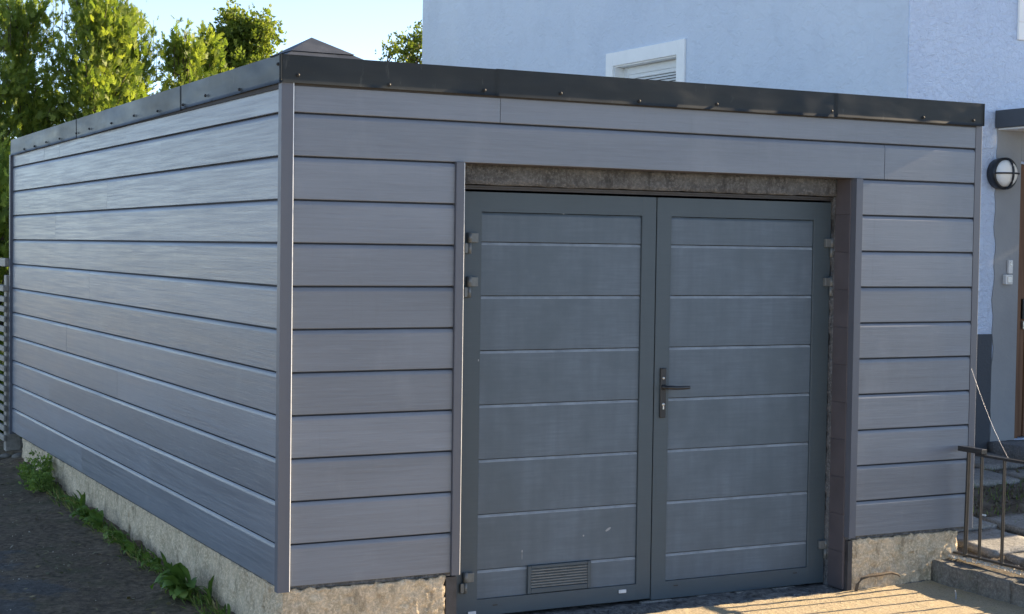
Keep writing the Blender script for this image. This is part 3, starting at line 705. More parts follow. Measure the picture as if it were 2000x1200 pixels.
# side wall with window hole, as four boxes; front wall likewise
wy0, wy1, wz0, wz1 = 5.475, 6.612, 2.25, 3.385
m = MB(); m.box(HXW, HXW + 0.36, HYF + 0.0, wy0, -0.4, HT); m.box(HXW, HXW + 0.36, wy1, 11.241, -0.4, HT); m.box(HXW + 0.0, HXW + 0.36, wy0, wy1, -0.4, wz0); m.box(HXW, HXW + 0.36, wy0, wy1, wz1, HT)
m.build('side_wall', M['stucco_smooth'], house)
dx0, dx1, dz0, dz1 = 6.892, 7.86, 0.135, 2.30
m = MB(); m.box(HXW + 0.003, dx0, HYF - 0.012, HYF + 0.33, -0.4, HT); m.box(dx1, 14.0, HYF - 0.012, HYF + 0.33, -0.4, HT); m.box(dx0, dx1, HYF - 0.012, HYF + 0.33, dz1, HT); m.box(dx0, dx1, HYF - 0.012, HYF + 0.33, -0.4, dz0)
m.build('front_wall', M['stucco_rough'], house)
m = MB(); m.box(13.7, 14.0, HYF + 0.34, 11.2, -0.4, HT); m.box(HXW + 0.37, 13.69, 10.9, 11.2, -0.4, HT); m.build('rear_wall', M['stucco_smooth'], house)
m = MB(); z = HT; e = 0.45; pts = [(HXW - e, HYF - e, z), (14 + e, HYF - e, z), (14 + e, 11.24 + e, z), (HXW - e, 11.24 + e, z), (9.6, 6.8, z + 2.6), (10.1, 6.8, z + 2.6)]
m.add(pts, [(0, 1, 5, 4), (1, 2, 5), (2, 3, 4, 5), (3, 0, 4), (3, 2, 1, 0)]); m.build('roof', M['roof_tile'], house)
MB().box(8.9, 14.0, 0.12, HYF - 0.014, -0.4, 2.52).build('added_shade_wing', M['stucco_rough'], house)      # unseen wing added right of the frame to shade the yard
# plinth + grey plaster round the entrance (wavy painted edge)
MB().box(HXW - 0.012, 6.628, HYF - 0.026, HYF - 0.0125, -0.25, 0.968).build('plinth', M['plinth'], house)
MB().box(HXW - 0.018, HXW - 0.0005, HYF - 0.024, 11.25, -0.25, 0.968).build('plinth', M['plinth'], house)
m = MB(); zs = np.linspace(0.10, 2.56, 40); vs = []
for z in zs:
    e = 6.634 + 0.007 * math.sin(z * 9) + 0.006 * math.sin(z * 23 + 1) + (0.004 if int(z * 7) % 2 else 0)
    vs += [(e, HYF - 0.020, z), (dx0 - 0.001, HYF - 0.020, z), (e, HYF - 0.0125, z)]
fs = []
for i in range(len(zs) - 1): fs += [(3 * i, 3 * i + 1, 3 * i + 4, 3 * i + 3), (3 * i, 3 * i + 3, 3 * i + 5, 3 * i + 2)]
m.add(vs, fs); m.build('entrance_plaster', M['plaster_grey'], house)
MB().box(dx0 + 0.001, 8.89, HYF - 0.020, HYF - 0.0125, dz1 + 0.02, 2.56).build('entrance_plaster', M['plaster_grey'], house)
MB().box(dx1 + 0.03, 8.89, HYF - 0.020, HYF - 0.0125, 0.10, dz1 + 0.019).build('entrance_plaster', M['plaster_grey'], house)
# canopy, step
m = MB(); m.box(6.605, 8.89, 0.95, HYF - 0.021, 2.566, 2.702, 0.004); m.build('canopy', M['canopy'], house)
MB().box(6.64, 8.88, 0.985, HYF - 0.022, 2.553, 2.5655).build('canopy_soffit', M['white_paint'], house)
child(link('doorstep', rough_block(6.60, 8.6, 0.9, HYF - 0.03, -0.2, 0.128, 0.004, 0.08, 8, 111.0), M['step']), house)
# entrance door
ed = MB()
ed.box(dx0 + 0.002, dx0 + 0.07, HYF + 0.015, HYF + 0.10, dz0, dz1 - 0.002, 0.003); ed.box(dx1 - 0.07, dx1 - 0.002, HYF + 0.015, HYF + 0.10, dz0, dz1 - 0.002, 0.003); ed.box(dx0 + 0.071, dx1 - 0.071, HYF + 0.016, HYF + 0.10, dz1 - 0.07, dz1 - 0.003, 0.003)
edo = ed.build('front_door', M['door_wood'], house)
k = 0; x = dx0 + 0.073
while x < dx1 - 0.10:
    wd = (0.045, 0.022)[k % 2]; dep = (0.0, 0.012)[k % 2]
    subb(MB().box(x, x + wd - 0.0015, HYF + 0.03 + dep, HYF + 0.075, dz0 + 0.01, dz1 - 0.074, 0.003), 'door_slat', M['door_wood'], edo); x += wd; k += 1
edo.matrix_parent_inverse = Matrix.Translation(-Vector(house.location))
m = MB(); m.box(6.975, 7.015, HYF + 0.005, HYF + 0.0285, 1.08, 1.24, 0.003); subb(m, 'lock_plate', M['black_metal'], edo)
m = MB(); m.box(6.978, 7.020, HYF + 0.000, HYF + 0.0285, 1.00, 1.065, 0.003); m.tube([(6.998, HYF + 0.002, 1.03), (6.998, HYF - 0.04, 1.03), (7.09, HYF - 0.045, 1.03)], 0.01, 8); subb(m, 'door_handle', M['steel'], edo)

def window(y0, y1, z0, z1, sw, blind=True):
    """a window in the side wall: flat white surround on the wall face, set-back sash and blind"""
    m = MB(); X = HXW
    a = X - 0.022; b = X - 0.0005
    m.box(a, b, y0 - sw, y0, z0 - sw, z1 + sw, 0.003); m.box(a, b, y1, y1 + sw, z0 - sw, z1 + sw, 0.003); m.box(a + 0.001, b, y0 + 0.0005, y1 - 0.0005, z1, z1 + sw - 0.001, 0.003); m.box(a + 0.001, b, y0 + 0.0005, y1 - 0.0005, z0 - sw, z0, 0.003)
    o = m.build('window', M['white_paint'], house); o.matrix_parent_inverse = Matrix.Translation(-Vector(house.location))
    m = MB(); e = 0.012                                                 # lining of the recess
    m.box(X + 0.001, X + 0.20, y0, y0 + e, z0, z1); m.box(X + 0.001, X + 0.20, y1 - e, y1, z0, z1); m.box(X + 0.001, X + 0.20, y0 + e + 0.001, y1 - e - 0.001, z1 - e, z1); m.box(X - 0.03, X + 0.20, y0 + e + 0.001, y1 - e - 0.001, z0, z0 + e)
    subb(m, 'lining', M['white_paint'], o)
    m = MB(); f = 0.075; xa, xb = X + 0.105, X + 0.17; yy0, yy1, zz0, zz1 = y0 + e + 0.001, y1 - e - 0.001, z0 + e + 0.001, z1 - e - 0.001
    m.box(xa, xb, yy0, yy0 + f, zz0, zz1, 0.004); m.box(xa, xb, yy1 - f, yy1, zz0, zz1, 0.004); m.box(xa + 0.002, xb, yy0 + f, yy1 - f, zz1 - f, zz1, 0.004); m.box(xa + 0.002, xb, yy0 + f, yy1 - f, zz0, zz0 + f, 0.004)
    subb(m, 'sash', M['white_plastic'], o)
    subb(MB().box(X + 0.15, X + 0.156, yy0 + f, yy1 - f, zz0 + f, zz1 - f), 'pane', M['dark_glass'], o)
    subb(MB().box(xa + 0.006, xb - 0.03, yy0 + f + 0.004, yy1 - f - 0.004, zz1 - f - 0.038, zz1 - f - 0.001, 0.003), 'blind_box', M['white_plastic'], o)
    z = zz1 - f - 0.052; sm = None
    while z > zz0 + f + 0.03:
        if sm is None:
            mb = MB(); yA, yB = yy0 + f + 0.006, yy1 - f - 0.006
            mb.add([(X + 0.118, yA, -0.010), (X + 0.118, yB, -0.010), (X + 0.134, yB, 0.010), (X + 0.134, yA, 0.010), (X + 0.1195, yA, -0.0115), (X + 0.1195, yB, -0.0115), (X + 0.1355, yB, 0.0085), (X + 0.1355, yA, 0.0085)],
                   [(0, 1, 2, 3), (4, 5, 6, 7), (0, 1, 5, 4), (2, 3, 7, 6), (0, 3, 7, 4), (1, 2, 6, 5)]); sm = mb.mesh('blind_slat'); sm.materials.append(M['white_plastic'])
        q = link('blind_slat', sm); q.location = (0, 0, z); sub(q, o); z -= 0.026
    return o
window(wy0, wy1, wz0, wz1, 0.134)
# upper window on the front, only the corner of its white surround is in view
m = MB(); m.box(6.818, 8.3, HYF - 0.034, HYF - 0.0125, 3.262, 3.40, 0.003); m.box(6.818, 6.95, HYF - 0.034, HYF - 0.0125, 3.401, 4.8, 0.003); m.box(8.17, 8.3, HYF - 0.034, HYF - 0.0125, 3.401, 4.8, 0.003); m.box(6.951, 8.169, HYF - 0.034, HYF - 0.0125, 4.67, 4.8, 0.003)
o = m.build('upper_window', M['white_paint'], house); o.matrix_parent_inverse = Matrix.Translation(-Vector(house.location))
subb(MB().box(6.951, 8.169, HYF - 0.02, HYF - 0.0125, 3.401, 4.669), 'pane', M['dark_glass'], o)

# round bulkhead lamp by the entrance
LC = (6.652, HYF - 0.020, 2.214)
lamp = thing('wall_lamp', 'round white glass bulkhead lamp with black cross guard on the house wall', 'lamp', LC)
n_ = N('opal_glass'); n_.set(color=(0.93, 0.91, 0.84), rough=0.2, spec=0.5); M['opal'] = n_.m
m = MB(); m.lathe(LC, (0, -1, 0), [(0.0005, 0.0), (0.0005, 0.118), (0.055, 0.124), (0.085, 0.124), (0.088, 0.108), (0.08, 0.104)], 32); m.build('housing', M['black_metal'], lamp)
m = MB(); m.lathe(LC, (0, -1, 0), [(0.075, 0.106)] + [(0.08 + 0.075 * math.sin(t), 0.104 * math.cos(t)) for t in np.linspace(0, math.pi / 2, 9)], 32); m.build('globe', M['opal'], lamp)
m = MB()
def arc(vertical, r, d):
    out = []
    for t in np.linspace(-math.pi / 2, math.pi / 2, 15):
        s_ = r * math.sin(t); out.append((LC[0] + (0 if vertical else s_), LC[1] - 0.083 - d * math.cos(t), LC[2] + (s_ if vertical else 0)))
    return out
m.tube(arc(True, 0.114, 0.082), 0.0085, 8); m.build('guard_bar', M['black_metal'], lamp)
MB().tube(arc(False, 0.114, 0.080), 0.0065, 8).build('guard_bar', M['black_metal'], lamp)
# doorbell and key box
bell = thing('doorbell', 'slim white doorbell above the key box beside the brown door', 'doorbell', (6.788, HYF - 0.02, 1.49))
MB().box(6.765, 6.81, HYF - 0.045, HYF - 0.0205, 1.44, 1.545, 0.004).build('case', M['white_plastic'], bell)
MB().box(6.776, 6.800, HYF - 0.049, HYF - 0.0455, 1.50, 1.53, 0.0015).build('button', M['steel'], bell)
kb = thing('key_box', 'small pale key box under the doorbell beside the brown door', 'key box', (6.762, HYF - 0.02, 1.40))
MB().box(6.722, 6.796, HYF - 0.062, HYF - 0.0205, 1.355, 1.432, 0.005).build('case', M['white_plastic'], kb)
MB().box(6.738, 6.782, HYF - 0.067, HYF - 0.0625, 1.368, 1.42, 0.002).build('cover', M['steel'], kb)

# ------------------------------------------------------------------ railing
rail = thing('railing', 'low dark steel railing running out from the garage corner over the kerb', 'railing', (4.13, -1.0, -0.15))
n_ = N('rail_metal'); v = n_.noise(n_.pos(), 60, 5, 0.7)
n_.set(color=n_.mix(n_.ramp(v, [(0.5, 0.0), (0.7, 1.0)]), (0.020, 0.021, 0.022), (0.040, 0.036, 0.032)), rough=0.28, metal=0.0, spec=0.8); n_.bump(v, 0.3, 0.002); M['rail'] = n_.m
RX = 4.128
MB().box(RX - 0.02, RX + 0.02, -0.22, -0.022, 0.452, 0.481, 0.003).build('top_rail', M['rail'], rail)
MB().box(RX - 0.017, RX + 0.023, -3.2, -0.16, 0.438, 0.4515, 0.002).build('top_rail', M['rail'], rail)
MB().box(RX - 0.016, RX + 0.016, -3.2, 0.0, -0.150, -0.138, 0.002).build('bottom_rail', M['rail'], rail)
y = -0.095; k = 0
for y in [-0.095, -0.20, -0.375] + [-0.555 - 0.178 * i for i in range(14)]:
    r = 0.0125 if k == 0 else 0.0095; sk = 0.012 if k == 0 else 0.003
    m = MB(); m.tube([(RX, y + sk, -0.17), (RX, y, 0.4375 if y < -0.16 else 0.4515)], r, 8); m.build('baluster', M['rail'], rail); k += 1
# cobweb thread from the corner post to the railing
m = MB(); A, B = Vector((4.20, -0.022, 0.925)), Vector((4.128, -0.40, 0.455))
m.tube([A.lerp(B, t) - Vector((0, 0, 0.03 * math.sin(math.pi * t))) for t in np.linspace(0, 1, 9)], 0.0007, 5)
tag(m.build('cobweb_thread', M['web']), 'fine white cobweb thread from the garage corner down to the railing', 'cobweb')

# ------------------------------------------------------------------ fence beyond the garage
fence = thing('fence', 'weathered wooden slat fence beyond the far end of the garage', 'fence', (0.0, 7.6, -0.2))
MB().box(-0.03, 0.09, 6.78, 6.88, -0.4, 1.30, 0.004).build('post', M['fence_wood'], fence)
MB().box(-0.03, 0.06, 9.0, 9.09, -0.4, 1.46, 0.004).build('post', M['fence_wood'], fence)
MB().box(-0.045, -0.010, 6.76, 9.6, 1.372, 1.442, 0.004).build('rail', M['fence_wood'], fence)
MB().box(-0.060, -0.008, 6.76, 9.6, 1.165, 1.215, 0.004).build('rail', M['fence_wood'], fence)
z = 1.10
while z > -0.12:
    MB().box(-0.052, -0.032, 6.76, 9.6, z - 0.024 + random.uniform(-.003, .003), z + 0.024, 0.003).build('slat', M['fence_wood'], fence); z -= 0.083

# ------------------------------------------------------------------ trees
def sprays(O, D, Lg, shade, kind, seed):
    """O origins, D unit directions (n,3), Lg lengths -> vertices, tri faces, shade"""
    r = np.random.default_rng(seed); n = len(O)
    R = r.normal(size=(n, 3)); B = np.cross(D, R); B /= np.linalg.norm(B, axis=1)[:, None] + 1e-9; Nn = np.cross(D, B)
    Vs = []; Sh = []
    def leaf(base, ax, side, ln, wd):
        tip = base + ax * ln[:, None]; mid = base + ax * (ln * 0.5)[:, None]
        Vs.append(np.stack([base, mid + side * wd[:, None], tip, mid - side * wd[:, None]], 1))
    if kind == 'thuja':
        leaf(O, D, B, Lg, Lg * 0.10)
        for k in range(5):
            t = 0.12 + 0.17 * k; ang = 0.75 - 0.06 * k
            for sg in (-1, 1):
                j = r.normal(0, 0.18, (n, 1)); ax = D * math.cos(ang) + (B * sg) * math.sin(ang) + Nn * j; ax /= np.linalg.norm(ax, axis=1)[:, None]
                ln = Lg * (0.52 - 0.06 * k) * r.uniform(0.7, 1.15, n); sd = np.cross(ax, Nn); leaf(O + D * (Lg * t)[:, None], ax, sd, ln, ln * 0.14)
    else:
        for k in range(7):
            ax = D + r.normal(0, 0.75, (n, 3)); ax /= np.linalg.norm(ax, axis=1)[:, None]; sd = np.cross(ax, r.normal(size=(n, 3))); sd /= np.linalg.norm(sd, axis=1)[:, None]
            ln = Lg * r.uniform(0.35, 0.6, n); leaf(O + D * (Lg * r.uniform(0, 0.9, n))[:, None], ax, sd, ln, ln * 0.30)
    V = np.concatenate(Vs).reshape(-1, 3); nq = len(V) // 4
    F = np.arange(nq * 4).reshape(-1, 4); sh = np.repeat(np.tile(shade, len(Vs)), 4)
    return V, F, sh

def tree(x, y, H, Rm, z0, kind, label, seed, nb, ns, slen, name, group=None, low=0.0, top_spread=0.5):
    r = np.random.default_rng(seed)
    t = thing(name, label, 'tree', (x, y, z0), group)
    tr = MB(); n = 7; pts = [(x + 0.05 * math.sin(i * 1.7 + seed), y + 0.05 * math.cos(i * 1.3 + seed), z0 + H * 0.93 * i / n) for i in range(n + 1)]
    tr.tube(pts, [0.09 * (1 - i / (n + 0.6)) * (H / 5) + 0.006 for i in range(n + 1)], 8)
    Os = []; Ds = []; Ls = []; Sh = []
    for b in range(nb):
        if kind == 'thuja':
            h = low + (1 - low) * r.random() ** 0.85; prof = (1 - h) ** 0.38 * (0.55 + 0.45 * min(1, h / 0.15)); up = 1.25
        else:
            h = low + (1 - low) * r.random() ** 0.7; prof = math.sqrt(max(0, 1 - ((h - 0.55) / 0.47) ** 2)) if abs(h - 0.55) < 0.47 else 0.1; up = 0.45
        a = r.uniform(0, 2 * math.pi); Rr = Rm * prof * r.uniform(0.65, 1.15) + 0.04
        tip = np.array([x + Rr * math.cos(a), y + Rr * math.sin(a), z0 + H * h + 0.12 * r.random()])
        base = np.array([x, y, max(z0 + 0.1, tip[2] - up * Rr - 0.15)])
        m_ = (base + tip) / 2; m_[2] -= 0.12 * Rr
        tr.tube([tuple(base), tuple(m_), tuple(tip)], [0.014, 0.010, 0.004], 4, False)
        u = r.random(ns) ** 0.6 * 0.85 + 0.15; c = (1 - u)[:, None] ** 2 * base + (2 * u * (1 - u))[:, None] * m_ + (u ** 2)[:, None] * tip
        c = c + r.normal(0, 0.085 * (0.6 + 0.5 * Rm), (ns, 3)) * np.array([1, 1, 1.1])
        d = tip - base; d /= np.linalg.norm(d); D = d + r.normal(0, 0.55, (ns, 3)) + np.array([0, 0, 0.35]); D /= np.linalg.norm(D, axis=1)[:, None]
        Os.append(c); Ds.append(D); Ls.append(slen * r.uniform(0.6, 1.25, ns)); Sh.append(np.clip(r.normal(0.35 + 0.55 * r.random(), 0.16, ns), 0, 1))
    if kind == 'thuja':            # feathery leaders at the very top
        for b in range(9):
            q = np.array([x + r.normal(0, Rm * 0.28), y + r.normal(0, Rm * 0.28), z0 + H * r.uniform(0.88, 0.98)]); k = 16
            hh = r.random(k) * 0.32 * H / 5; Os.append(q + np.stack([r.normal(0, 0.03, k), r.normal(0, 0.03, k), hh], 1)); D = r.normal(0, 0.45, (k, 3)) + np.array([0, 0, 0.9]); Ds.append(D / np.linalg.norm(D, axis=1)[:, None]); Ls.append(slen * 0.6 * np.ones(k)); Sh.append(np.full(k, 0.6))
            tr.tube([(q[0], q[1], q[2] - 0.2), (q[0], q[1], q[2] + 0.3 * H / 5)], [0.006, 0.002], 4, False)
    tr.build('trunk', M['bark'], t)
    V, F, sh = sprays(np.concatenate(Os), np.concatenate(Ds), np.concatenate(Ls), np.concatenate(Sh), kind, seed + 5)
    me = np_mesh('crown', V, F, False, sh)
    child(link('crown', me, M['thuja' if kind == 'thuja' else 'broadleaf']), t)
    return t
TG = -0.4
GH = 'thuja hedge trees behind the garage'
tree(0.62, 13.2, 4.75, 0.90, TG, 'thuja', 'dark thuja at the far left edge of the hedge', 11, 115, 56, 0.135, 'thuja_tree', GH)
tree(1.42, 13.8, 5.02, 0.78, TG, 'thuja', 'dense dark thuja second from the left edge, narrow top', 12, 125, 56, 0.135, 'thuja_tree', GH)
tree(2.20, 13.3, 5.20, 0.80, TG, 'thuja', 'tallest yellow-green thuja rising above the left garage roof edge', 13, 135, 56, 0.135, 'thuja_tree', GH)
tree(2.72, 13.9, 4.85, 0.58, TG, 'thuja', 'thuja at the right end of the left hedge group beside the sky gap', 14, 105, 52, 0.13, 'thuja_tree', GH)
tree(3.52, 14.0, 4.78, 0.42, TG, 'thuja', 'slender pointed thuja right of the sky gap', 15, 70, 36, 0.15, 'thuja_tree', GH)
tree(3.92, 14.4, 4.72, 0.40, TG, 'thuja', 'small bright thuja between the pointed thuja and the round leafy tree', 16, 70, 36, 0.15, 'thuja_tree', GH)
tree(4.90, 15.6, 5.20, 0.80, TG, 'broad', 'round leafy green tree just left of the roof hood', 17, 150, 46, 0.13, 'leafy_tree', None, 0.25)
tree(6.75, 14.8, 4.85, 0.36, TG, 'broad', 'thin leafy treetop between roof hood and blue house', 18, 36, 16, 0.12, 'leafy_tree', None, 0.3)
tree(7.25, 14.8, 5.12, 0.36, TG, 'broad', 'leafy treetop touching the left edge of the blue house', 19, 50, 20, 0.12, 'leafy_tree', None, 0.3)
tree(0.15, 9.2, 2.9, 0.55, TG, 'thuja', 'low light green shrub behind the slat fence', 20, 90, 34, 0.15, 'shrub')['category'] = 'shrub'

# ------------------------------------------------------------------ weeds along the left foundation
def leaf_mesh(L, Wd, bend, lob, shade, twist=0.0, fat=1.35):
    """one leaf: narrow at the stalk, widest past the middle, lobed edge, drooping tip"""
    n = 10; vs = []; fs = []; z = 0; x = 0
    for i in range(n + 1):
        t = i / n; wdt = Wd * max(0.0, math.sin(math.pi * min(1, t ** fat * 0.97 + 0.015))) ** 0.7 * (1 + lob * (1 if i % 2 else -1)) + 0.0012
        a = 1.25 - bend * t * t * 1.3 - 0.25 * t
        if i: x += L / n * math.cos(a); z += L / n * math.sin(a)
        tw = twist * t + 0.12 * math.sin(i * 2.3); cup = 0.28
        vs += [(x, -wdt * math.cos(tw), z + cup * wdt - wdt * math.sin(tw)), (x, 0, z - 0.10 * wdt), (x, wdt * math.cos(tw), z + cup * wdt + wdt * math.sin(tw))]
    for i in range(n): fs += [(3 * i, 3 * i + 3, 3 * i + 4, 3 * i + 1), (3 * i + 1, 3 * i + 4, 3 * i + 5, 3 * i + 2)]
    V = np.array(vs); return np_mesh('leaf', V, np.array(fs), True, np.full(len(V), shade))
leaf_kinds = {'broad': [leaf_mesh(0.17, 0.030, b, l, s, tw) for b, l, s, tw in ((1.1, 0.16, 0.25, 0.3), (1.6, 0.24, 0.5, -0.4), (2.0, 0.22, 0.8, 0.2), (0.6, 0.12, 0.1, 0.5), (1.3, 0.05, 0.6, -0.2))],
              'round': [leaf_mesh(0.085, 0.021, b, 0.03, s, tw, 1.7) for b, s, tw in ((1.0, 0.5, 0.3), (1.8, 0.9, -0.3), (0.6, 0.3, 0.4), (2.2, 0.7, 0.1))],
              'narrow': [leaf_mesh(0.19, 0.013, b, 0.04, s, tw, 1.1) for b, s, tw in ((0.5, 0.1, 0.4), (0.9, 0.4, -0.4), (1.5, 0.65, 0.3))]}
for ms in leaf_kinds.values():
    for q in ms: q.materials.append(M['weed'])
weeds = [  # y along wall, x offset, kind, leaves, size, label
    (5.15, -0.06, 'fern', 0, 0.95, 'bushy light green fern-like weed at the far end of the footing'),
    (4.80, -0.12, 'fern', 0, 0.62, 'small pale weed just in front of the bushy fern-like weed'),
    (4.45, -0.05, 'round', 10, 0.8, 'low round-leaved weed after the two fern-like weeds'),
    (3.92, -0.03, 'narrow', 7, 0.95, 'upright narrow-leaved weed standing alone against the footing'),
    (3.55, -0.07, 'broad', 10, 1.0, 'broad-leaved weed right before the upright narrow one'),
    (3.18, -0.08, 'broad', 11, 0.95, 'broad-leaved weed halfway along the footing'),
    (2.90, -0.06, 'round', 16, 1.0, 'clump of pale round leaves halfway along the footing'),
    (2.62, -0.05, 'narrow', 8, 0.8, 'spiky weed just nearer than the clump of pale round leaves'),
    (2.38, -0.06, 'broad', 11, 0.85, 'dark leafy weed midway between far fern and near dandelion'),
    (2.10, -0.05, 'round', 14, 0.9, 'small-leaved weed beside the dark leafy weed'),
    (1.86, -0.05, 'broad', 9, 0.8, 'leafy weed two clumps before the big dandelion'),
    (1.62, -0.05, 'narrow', 9, 0.9, 'upright blades next to the big dandelion, on its far side'),
    (1.20, -0.09, 'broad', 15, 1.45, 'big toothed dandelion rosette near the front corner'),
    (1.02, -0.01, 'narrow', 5, 0.9, 'dark narrow shoots in the footing joint above the dandelion'),
    (0.62, -0.05, 'narrow', 8, 0.62, 'small tuft nearest the front corner of the garage')]
for wi, (yy, xo, kd, nl, sz, lab) in enumerate(weeds):
    zz = float(ground_z(0, yy)) + 0.02
    wt = thing('weed', lab, 'weed', (xo, yy, zz), 'weeds along the garage footing')
    r = random.Random(100 + wi)
    if kd == 'fern':
        rr = np.random.default_rng(300 + wi); n = 190
        a = rr.uniform(0, 2 * math.pi, n); rad = 0.14 * sz * rr.random(n) ** 0.6; hh = rr.random(n) * 0.26 * sz * (1 - 0.5 * rad / (0.14 * sz))
        O = np.stack([xo - 0.02 + rad * np.cos(a) * 0.75, yy + rad * np.sin(a) * 1.3, zz + hh], 1); D = np.stack([np.cos(a), np.sin(a), rr.uniform(0, 1, n)], 1); D /= np.linalg.norm(D, axis=1)[:, None]
        V, F, sh = sprays(O, D, 0.06 * sz * rr.uniform(0.6, 1.2, n), rr.uniform(0.35, 1, n), 'broad', 400 + wi)
        V[:, 0] = np.minimum(V[:, 0], 0.015)
        child(link('foliage', np_mesh('foliage', V, F, False, sh), M['weed']), wt)
        m = MB()
        for k in range(12): m.tube([(xo, yy, zz - 0.03), tuple(O[k * 11] * 0.5 + np.array([xo, yy, zz]) * 0.5), tuple(O[k * 11])], 0.0025, 5, False)
        m.build('stem', M['weed'], wt)
        continue
    for k in range(int(nl * 1.5)):
        a = (k / nl) * 2 * math.pi + r.uniform(-0.4, 0.4)
        if math.cos(a) > 0.35: a = math.pi - a                      # the wall is on that side
        q = link('leaf', r.choice(leaf_kinds[kd])); s_ = sz * r.uniform(0.5, 1.0)
        q.scale = (s_, s_ * r.uniform(0.8, 1.2), s_ * r.uniform(0.85, 1.25)); q.rotation_euler = (r.uniform(-0.2, 0.2), r.uniform(-0.45, 0.25), a)
        q.location = (xo + r.uniform(-0.03, 0.015), yy + r.uniform(-0.07, 0.07), zz - 0.01); child(q, wt)

r = np.random.default_rng(31); n = 2600; y = r.uniform(0.25, 5.6, n); keep = fbm(np.stack([y * 2.3, 0 * y, 0 * y + 4], 1), 3, 0.6) > -0.25; y = y[keep]; n = len(y)
x = -0.005 - np.abs(r.normal(0, 0.05, n)); a = r.uniform(0, 6.28, n); h = r.uniform(0.02, 0.085, n) * r.random(n) ** 0.4; b = np.stack([x, y, ground_z(x, y) + 0.01], 1); d = np.stack([np.cos(a), np.sin(a), 0 * a], 1) * r.uniform(0.0015, 0.007, n)[:, None]
tp = b + np.stack([-np.abs(r.normal(0, .03, n)), r.normal(0, .03, n), h], 1); md = (b + tp) / 2 + np.stack([0 * a, 0 * a, h * 0.15], 1)
V = np.stack([b, md + d, tp, md - d], 1).reshape(-1, 3)
M['strip'] = mat_leaf('strip_grass', [(0.0, (0.07, 0.13, 0.035)), (0.65, (0.16, 0.24, 0.06)), (0.85, (0.28, 0.28, 0.10)), (1.0, (0.36, 0.29, 0.15))], 0.25)
tag(link('weed_strip', np_mesh('weed_strip', V, np.arange(4 * n).reshape(-1, 4), False, np.repeat(r.random(n), 4)), M['strip']), 'low grass and moss growing in the gap along the left footing', 'grass', kind='stuff')

# ------------------------------------------------------------------ small stones, litter
def stone_mesh(seed, s):
    bm = bmesh.new(); bmesh.ops.create_icosphere(bm, subdivisions=2, radius=1.0)
    me = bpy.data.meshes.new('stone'); bm.to_mesh(me); bm.free(); V = np.array([v.co[:] for v in me.vertices]); V = V * (1 + 0.28 * fbm(V * 1.3 + seed, 3, 0.5))[:, None] * s
    me.vertices.foreach_set('co', V.astype(np.float32).ravel()); me.polygons.foreach_set('use_smooth', [True] * len(me.polygons)); me.update(); return me
stones = [(0.02, 6.50, 0.045, 'largest dark stone at the far end of the footing'), (-0.06, 6.62, 0.032, 'stone beside the fence post at the far end of the footing'), (0.06, 6.60, 0.030, 'small stone wedged between footing and fence post'), (-0.14, 6.55, 0.024, 'outermost small stone at the far end of the footing')]
for k, (x, y, s, lab) in enumerate(stones):
    o = link('stone', stone_mesh(k * 3.1, (s * 1.3, s, s * 0.65)), M['stone']); o.location = (x, y, float(ground_z(x, y)) + s * 0.5); tag(o, lab, 'stone', 'stones at the footing end')
# loose grit scattered over the drive (uncountable)
def scatter(name, n, xr, yr, zf, s0, s1, mat, label, seed):
    r = np.random.default_rng(seed); base = np.array([(1, 0, -.3), (-.5, .87, -.3), (-.5, -.87, -.3), (0, 0, .75), (0.2, 0.1, -.8)]); tri = np.array([(0, 1, 3), (1, 2, 3), (2, 0, 3), (1, 0, 4), (2, 1, 4), (0, 2, 4)])
    x = r.uniform(*xr, n); y = r.uniform(*yr, n); s = r.uniform(s0, s1, n) * r.random(n) ** 0.7 + s0 * 0.4; a = r.uniform(0, 6.28, n); ca, sa = np.cos(a), np.sin(a)
    V = base[None] * s[:, None, None] * r.uniform(0.6, 1.2, (n, 1, 3)); Vx = V[..., 0] * ca[:, None] - V[..., 1] * sa[:, None] + x[:, None]; Vy = V[..., 0] * sa[:, None] + V[..., 1] * ca[:, None] + y[:, None]; Vz = V[..., 2] + zf(x, y)[:, None]
    V = np.stack([Vx, Vy, Vz], -1).reshape(-1, 3); F = (tri[None] + (np.arange(n) * 5)[:, None, None]).reshape(-1, 3)
    o = link(name, np_mesh(name, V, F, False), mat); tag(o, label, 'gravel', kind='stuff'); return o
scatter('drive_grit', 900, (1.6, 3.95), (-1.0, 0.03), lambda x, y: ground_z(x, y) + 0.002, 0.003, 0.009, M['stone'], 'loose grit on the sunlit drive in front of the doors', 1)
scatter('threshold_rubble', 700, (1.0, 3.32), (0.0, 0.17), lambda x, y: ground_z(x, y) + 0.006, 0.004, 0.014, M['lintel'], 'broken concrete crumbs along the door threshold', 2)
scatter('side_grit', 260, (-1.6, -0.02), (0.2, 6.4), lambda x, y: ground_z(x, y) + 0.003, 0.002, 0.007, M['pale_stone'], 'pale grit scattered on the dark side drive', 3)
scatter('kerb_dirt', 1500, (4.06, 4.20), (-1.2, 0.0), lambda x, y: -0.158 + 0.02 * (x - 4.06), 0.004, 0.014, M['pale_stone'], 'crumbled sandy dirt on top of the kerb by the railing', 4)
scatter('yard_clods', 1500, (4.5, 7.4), (-0.5, 2.2), lambda x, y: yard_z(x, y) + 0.0, 0.006, 0.028, M['soil'], 'soil clods on the yard behind the railing', 5)
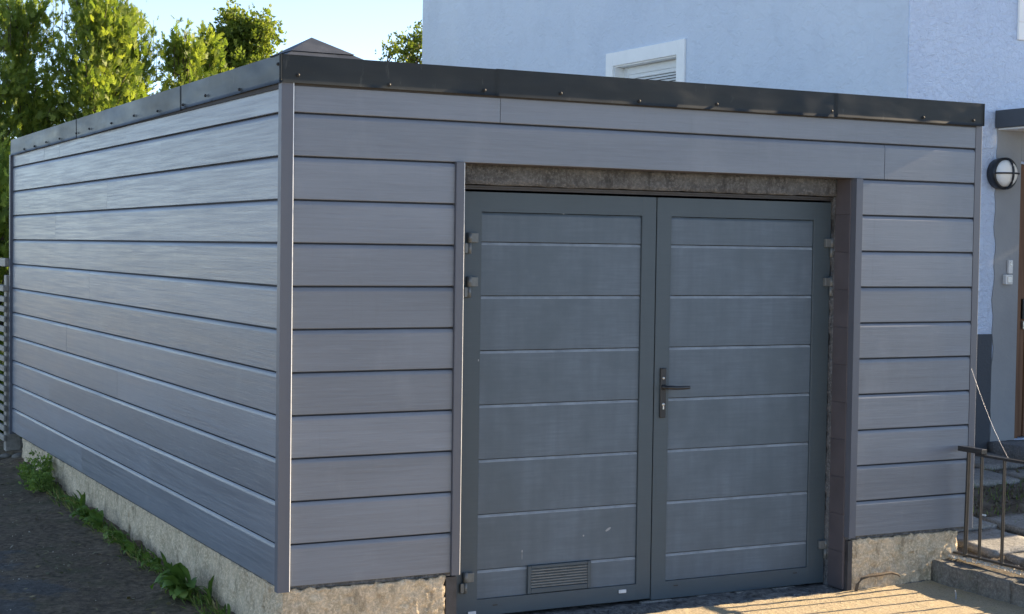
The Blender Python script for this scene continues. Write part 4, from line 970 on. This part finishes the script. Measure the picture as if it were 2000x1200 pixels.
# dry leaf litter and moss crumbs on the side drive
r = np.random.default_rng(21); n = 700; x = -np.abs(r.normal(0, 0.55, n)) - 0.03; y = r.uniform(0.1, 6.3, n); a = r.uniform(0, 6.28, n); L_ = r.uniform(0.006, 0.022, n)
zc = ground_z(x, y) + 0.012 + 0.02 * np.exp(x / 0.22); ca, sa = np.cos(a), np.sin(a); ux = np.stack([ca, sa, r.normal(0, .2, n)], 1); vx = np.stack([-sa, ca, r.normal(0, .3, n)], 1); c0 = np.stack([x, y, zc], 1)
V = np.stack([c0 - ux * L_[:, None], c0 + vx * (L_ * .5)[:, None], c0 + ux * L_[:, None], c0 - vx * (L_ * .5)[:, None]], 1).reshape(-1, 3)
M['litter'] = mat_leaf('dry_leaf', [(0.0, (0.06, 0.045, 0.03)), (0.6, (0.16, 0.115, 0.065)), (1.0, (0.30, 0.24, 0.14))], 0.1)
tag(link('leaf_litter', np_mesh('leaf_litter', V, np.arange(4 * n).reshape(-1, 4), False, np.repeat(r.random(n), 4)), M['litter']), 'dry leaf litter along the garage foot', 'leaf litter', kind='stuff')
# thin grass blades in the yard
r = np.random.default_rng(9); n = 1300; x = r.uniform(4.9, 7.4, n); y = r.uniform(0.3, 1.9, n); keep = fbm(np.stack([x * 1.6, y * 1.6, 0 * x], 1), 3, 0.5) > 0.0; x, y = x[keep], y[keep]; n = len(x)
a = r.uniform(0, 6.28, n); h = r.uniform(0.02, 0.06, n); b = np.stack([x, y, yard_z(x, y) - 0.005], 1); d = np.stack([np.cos(a), np.sin(a), 0 * a], 1)
V = np.stack([b - 0.003 * d, b + 0.003 * d, b + np.stack([r.normal(0, .018, n), r.normal(0, .018, n), h], 1)], 1).reshape(-1, 3)
tag(link('grass', np_mesh('grass', V, np.arange(3 * n).reshape(-1, 3), False, np.repeat(r.random(n), 3)), M['weed']), 'thin grass sprouting on the yard soil', 'grass', kind='stuff')
o = MB().box(-0.03, 0.03, -0.013, 0.013, 0, 0.012, 0.003).build('paper_scrap', M['white_paint']); o.location = (4.98, 0.66, float(yard_z(5, .66)) + 0.012); o.rotation_euler = (0.1, 0.15, 0.7); tag(o, 'white paper scrap on the soil seen between the railing bars', 'litter')
o = MB().tube([(0, 0, 0), (0.003, 0.002, 0.03), (-0.004, 0.004, 0.055)], [0.004, 0.005, 0.003], 6).build('white_twig', M['paint_chip']); o.location = (3.77, -0.40, -0.312); tag(o, 'small white twig standing on the drive by the kerb', 'twig')
S.render.engine = 'CYCLES'
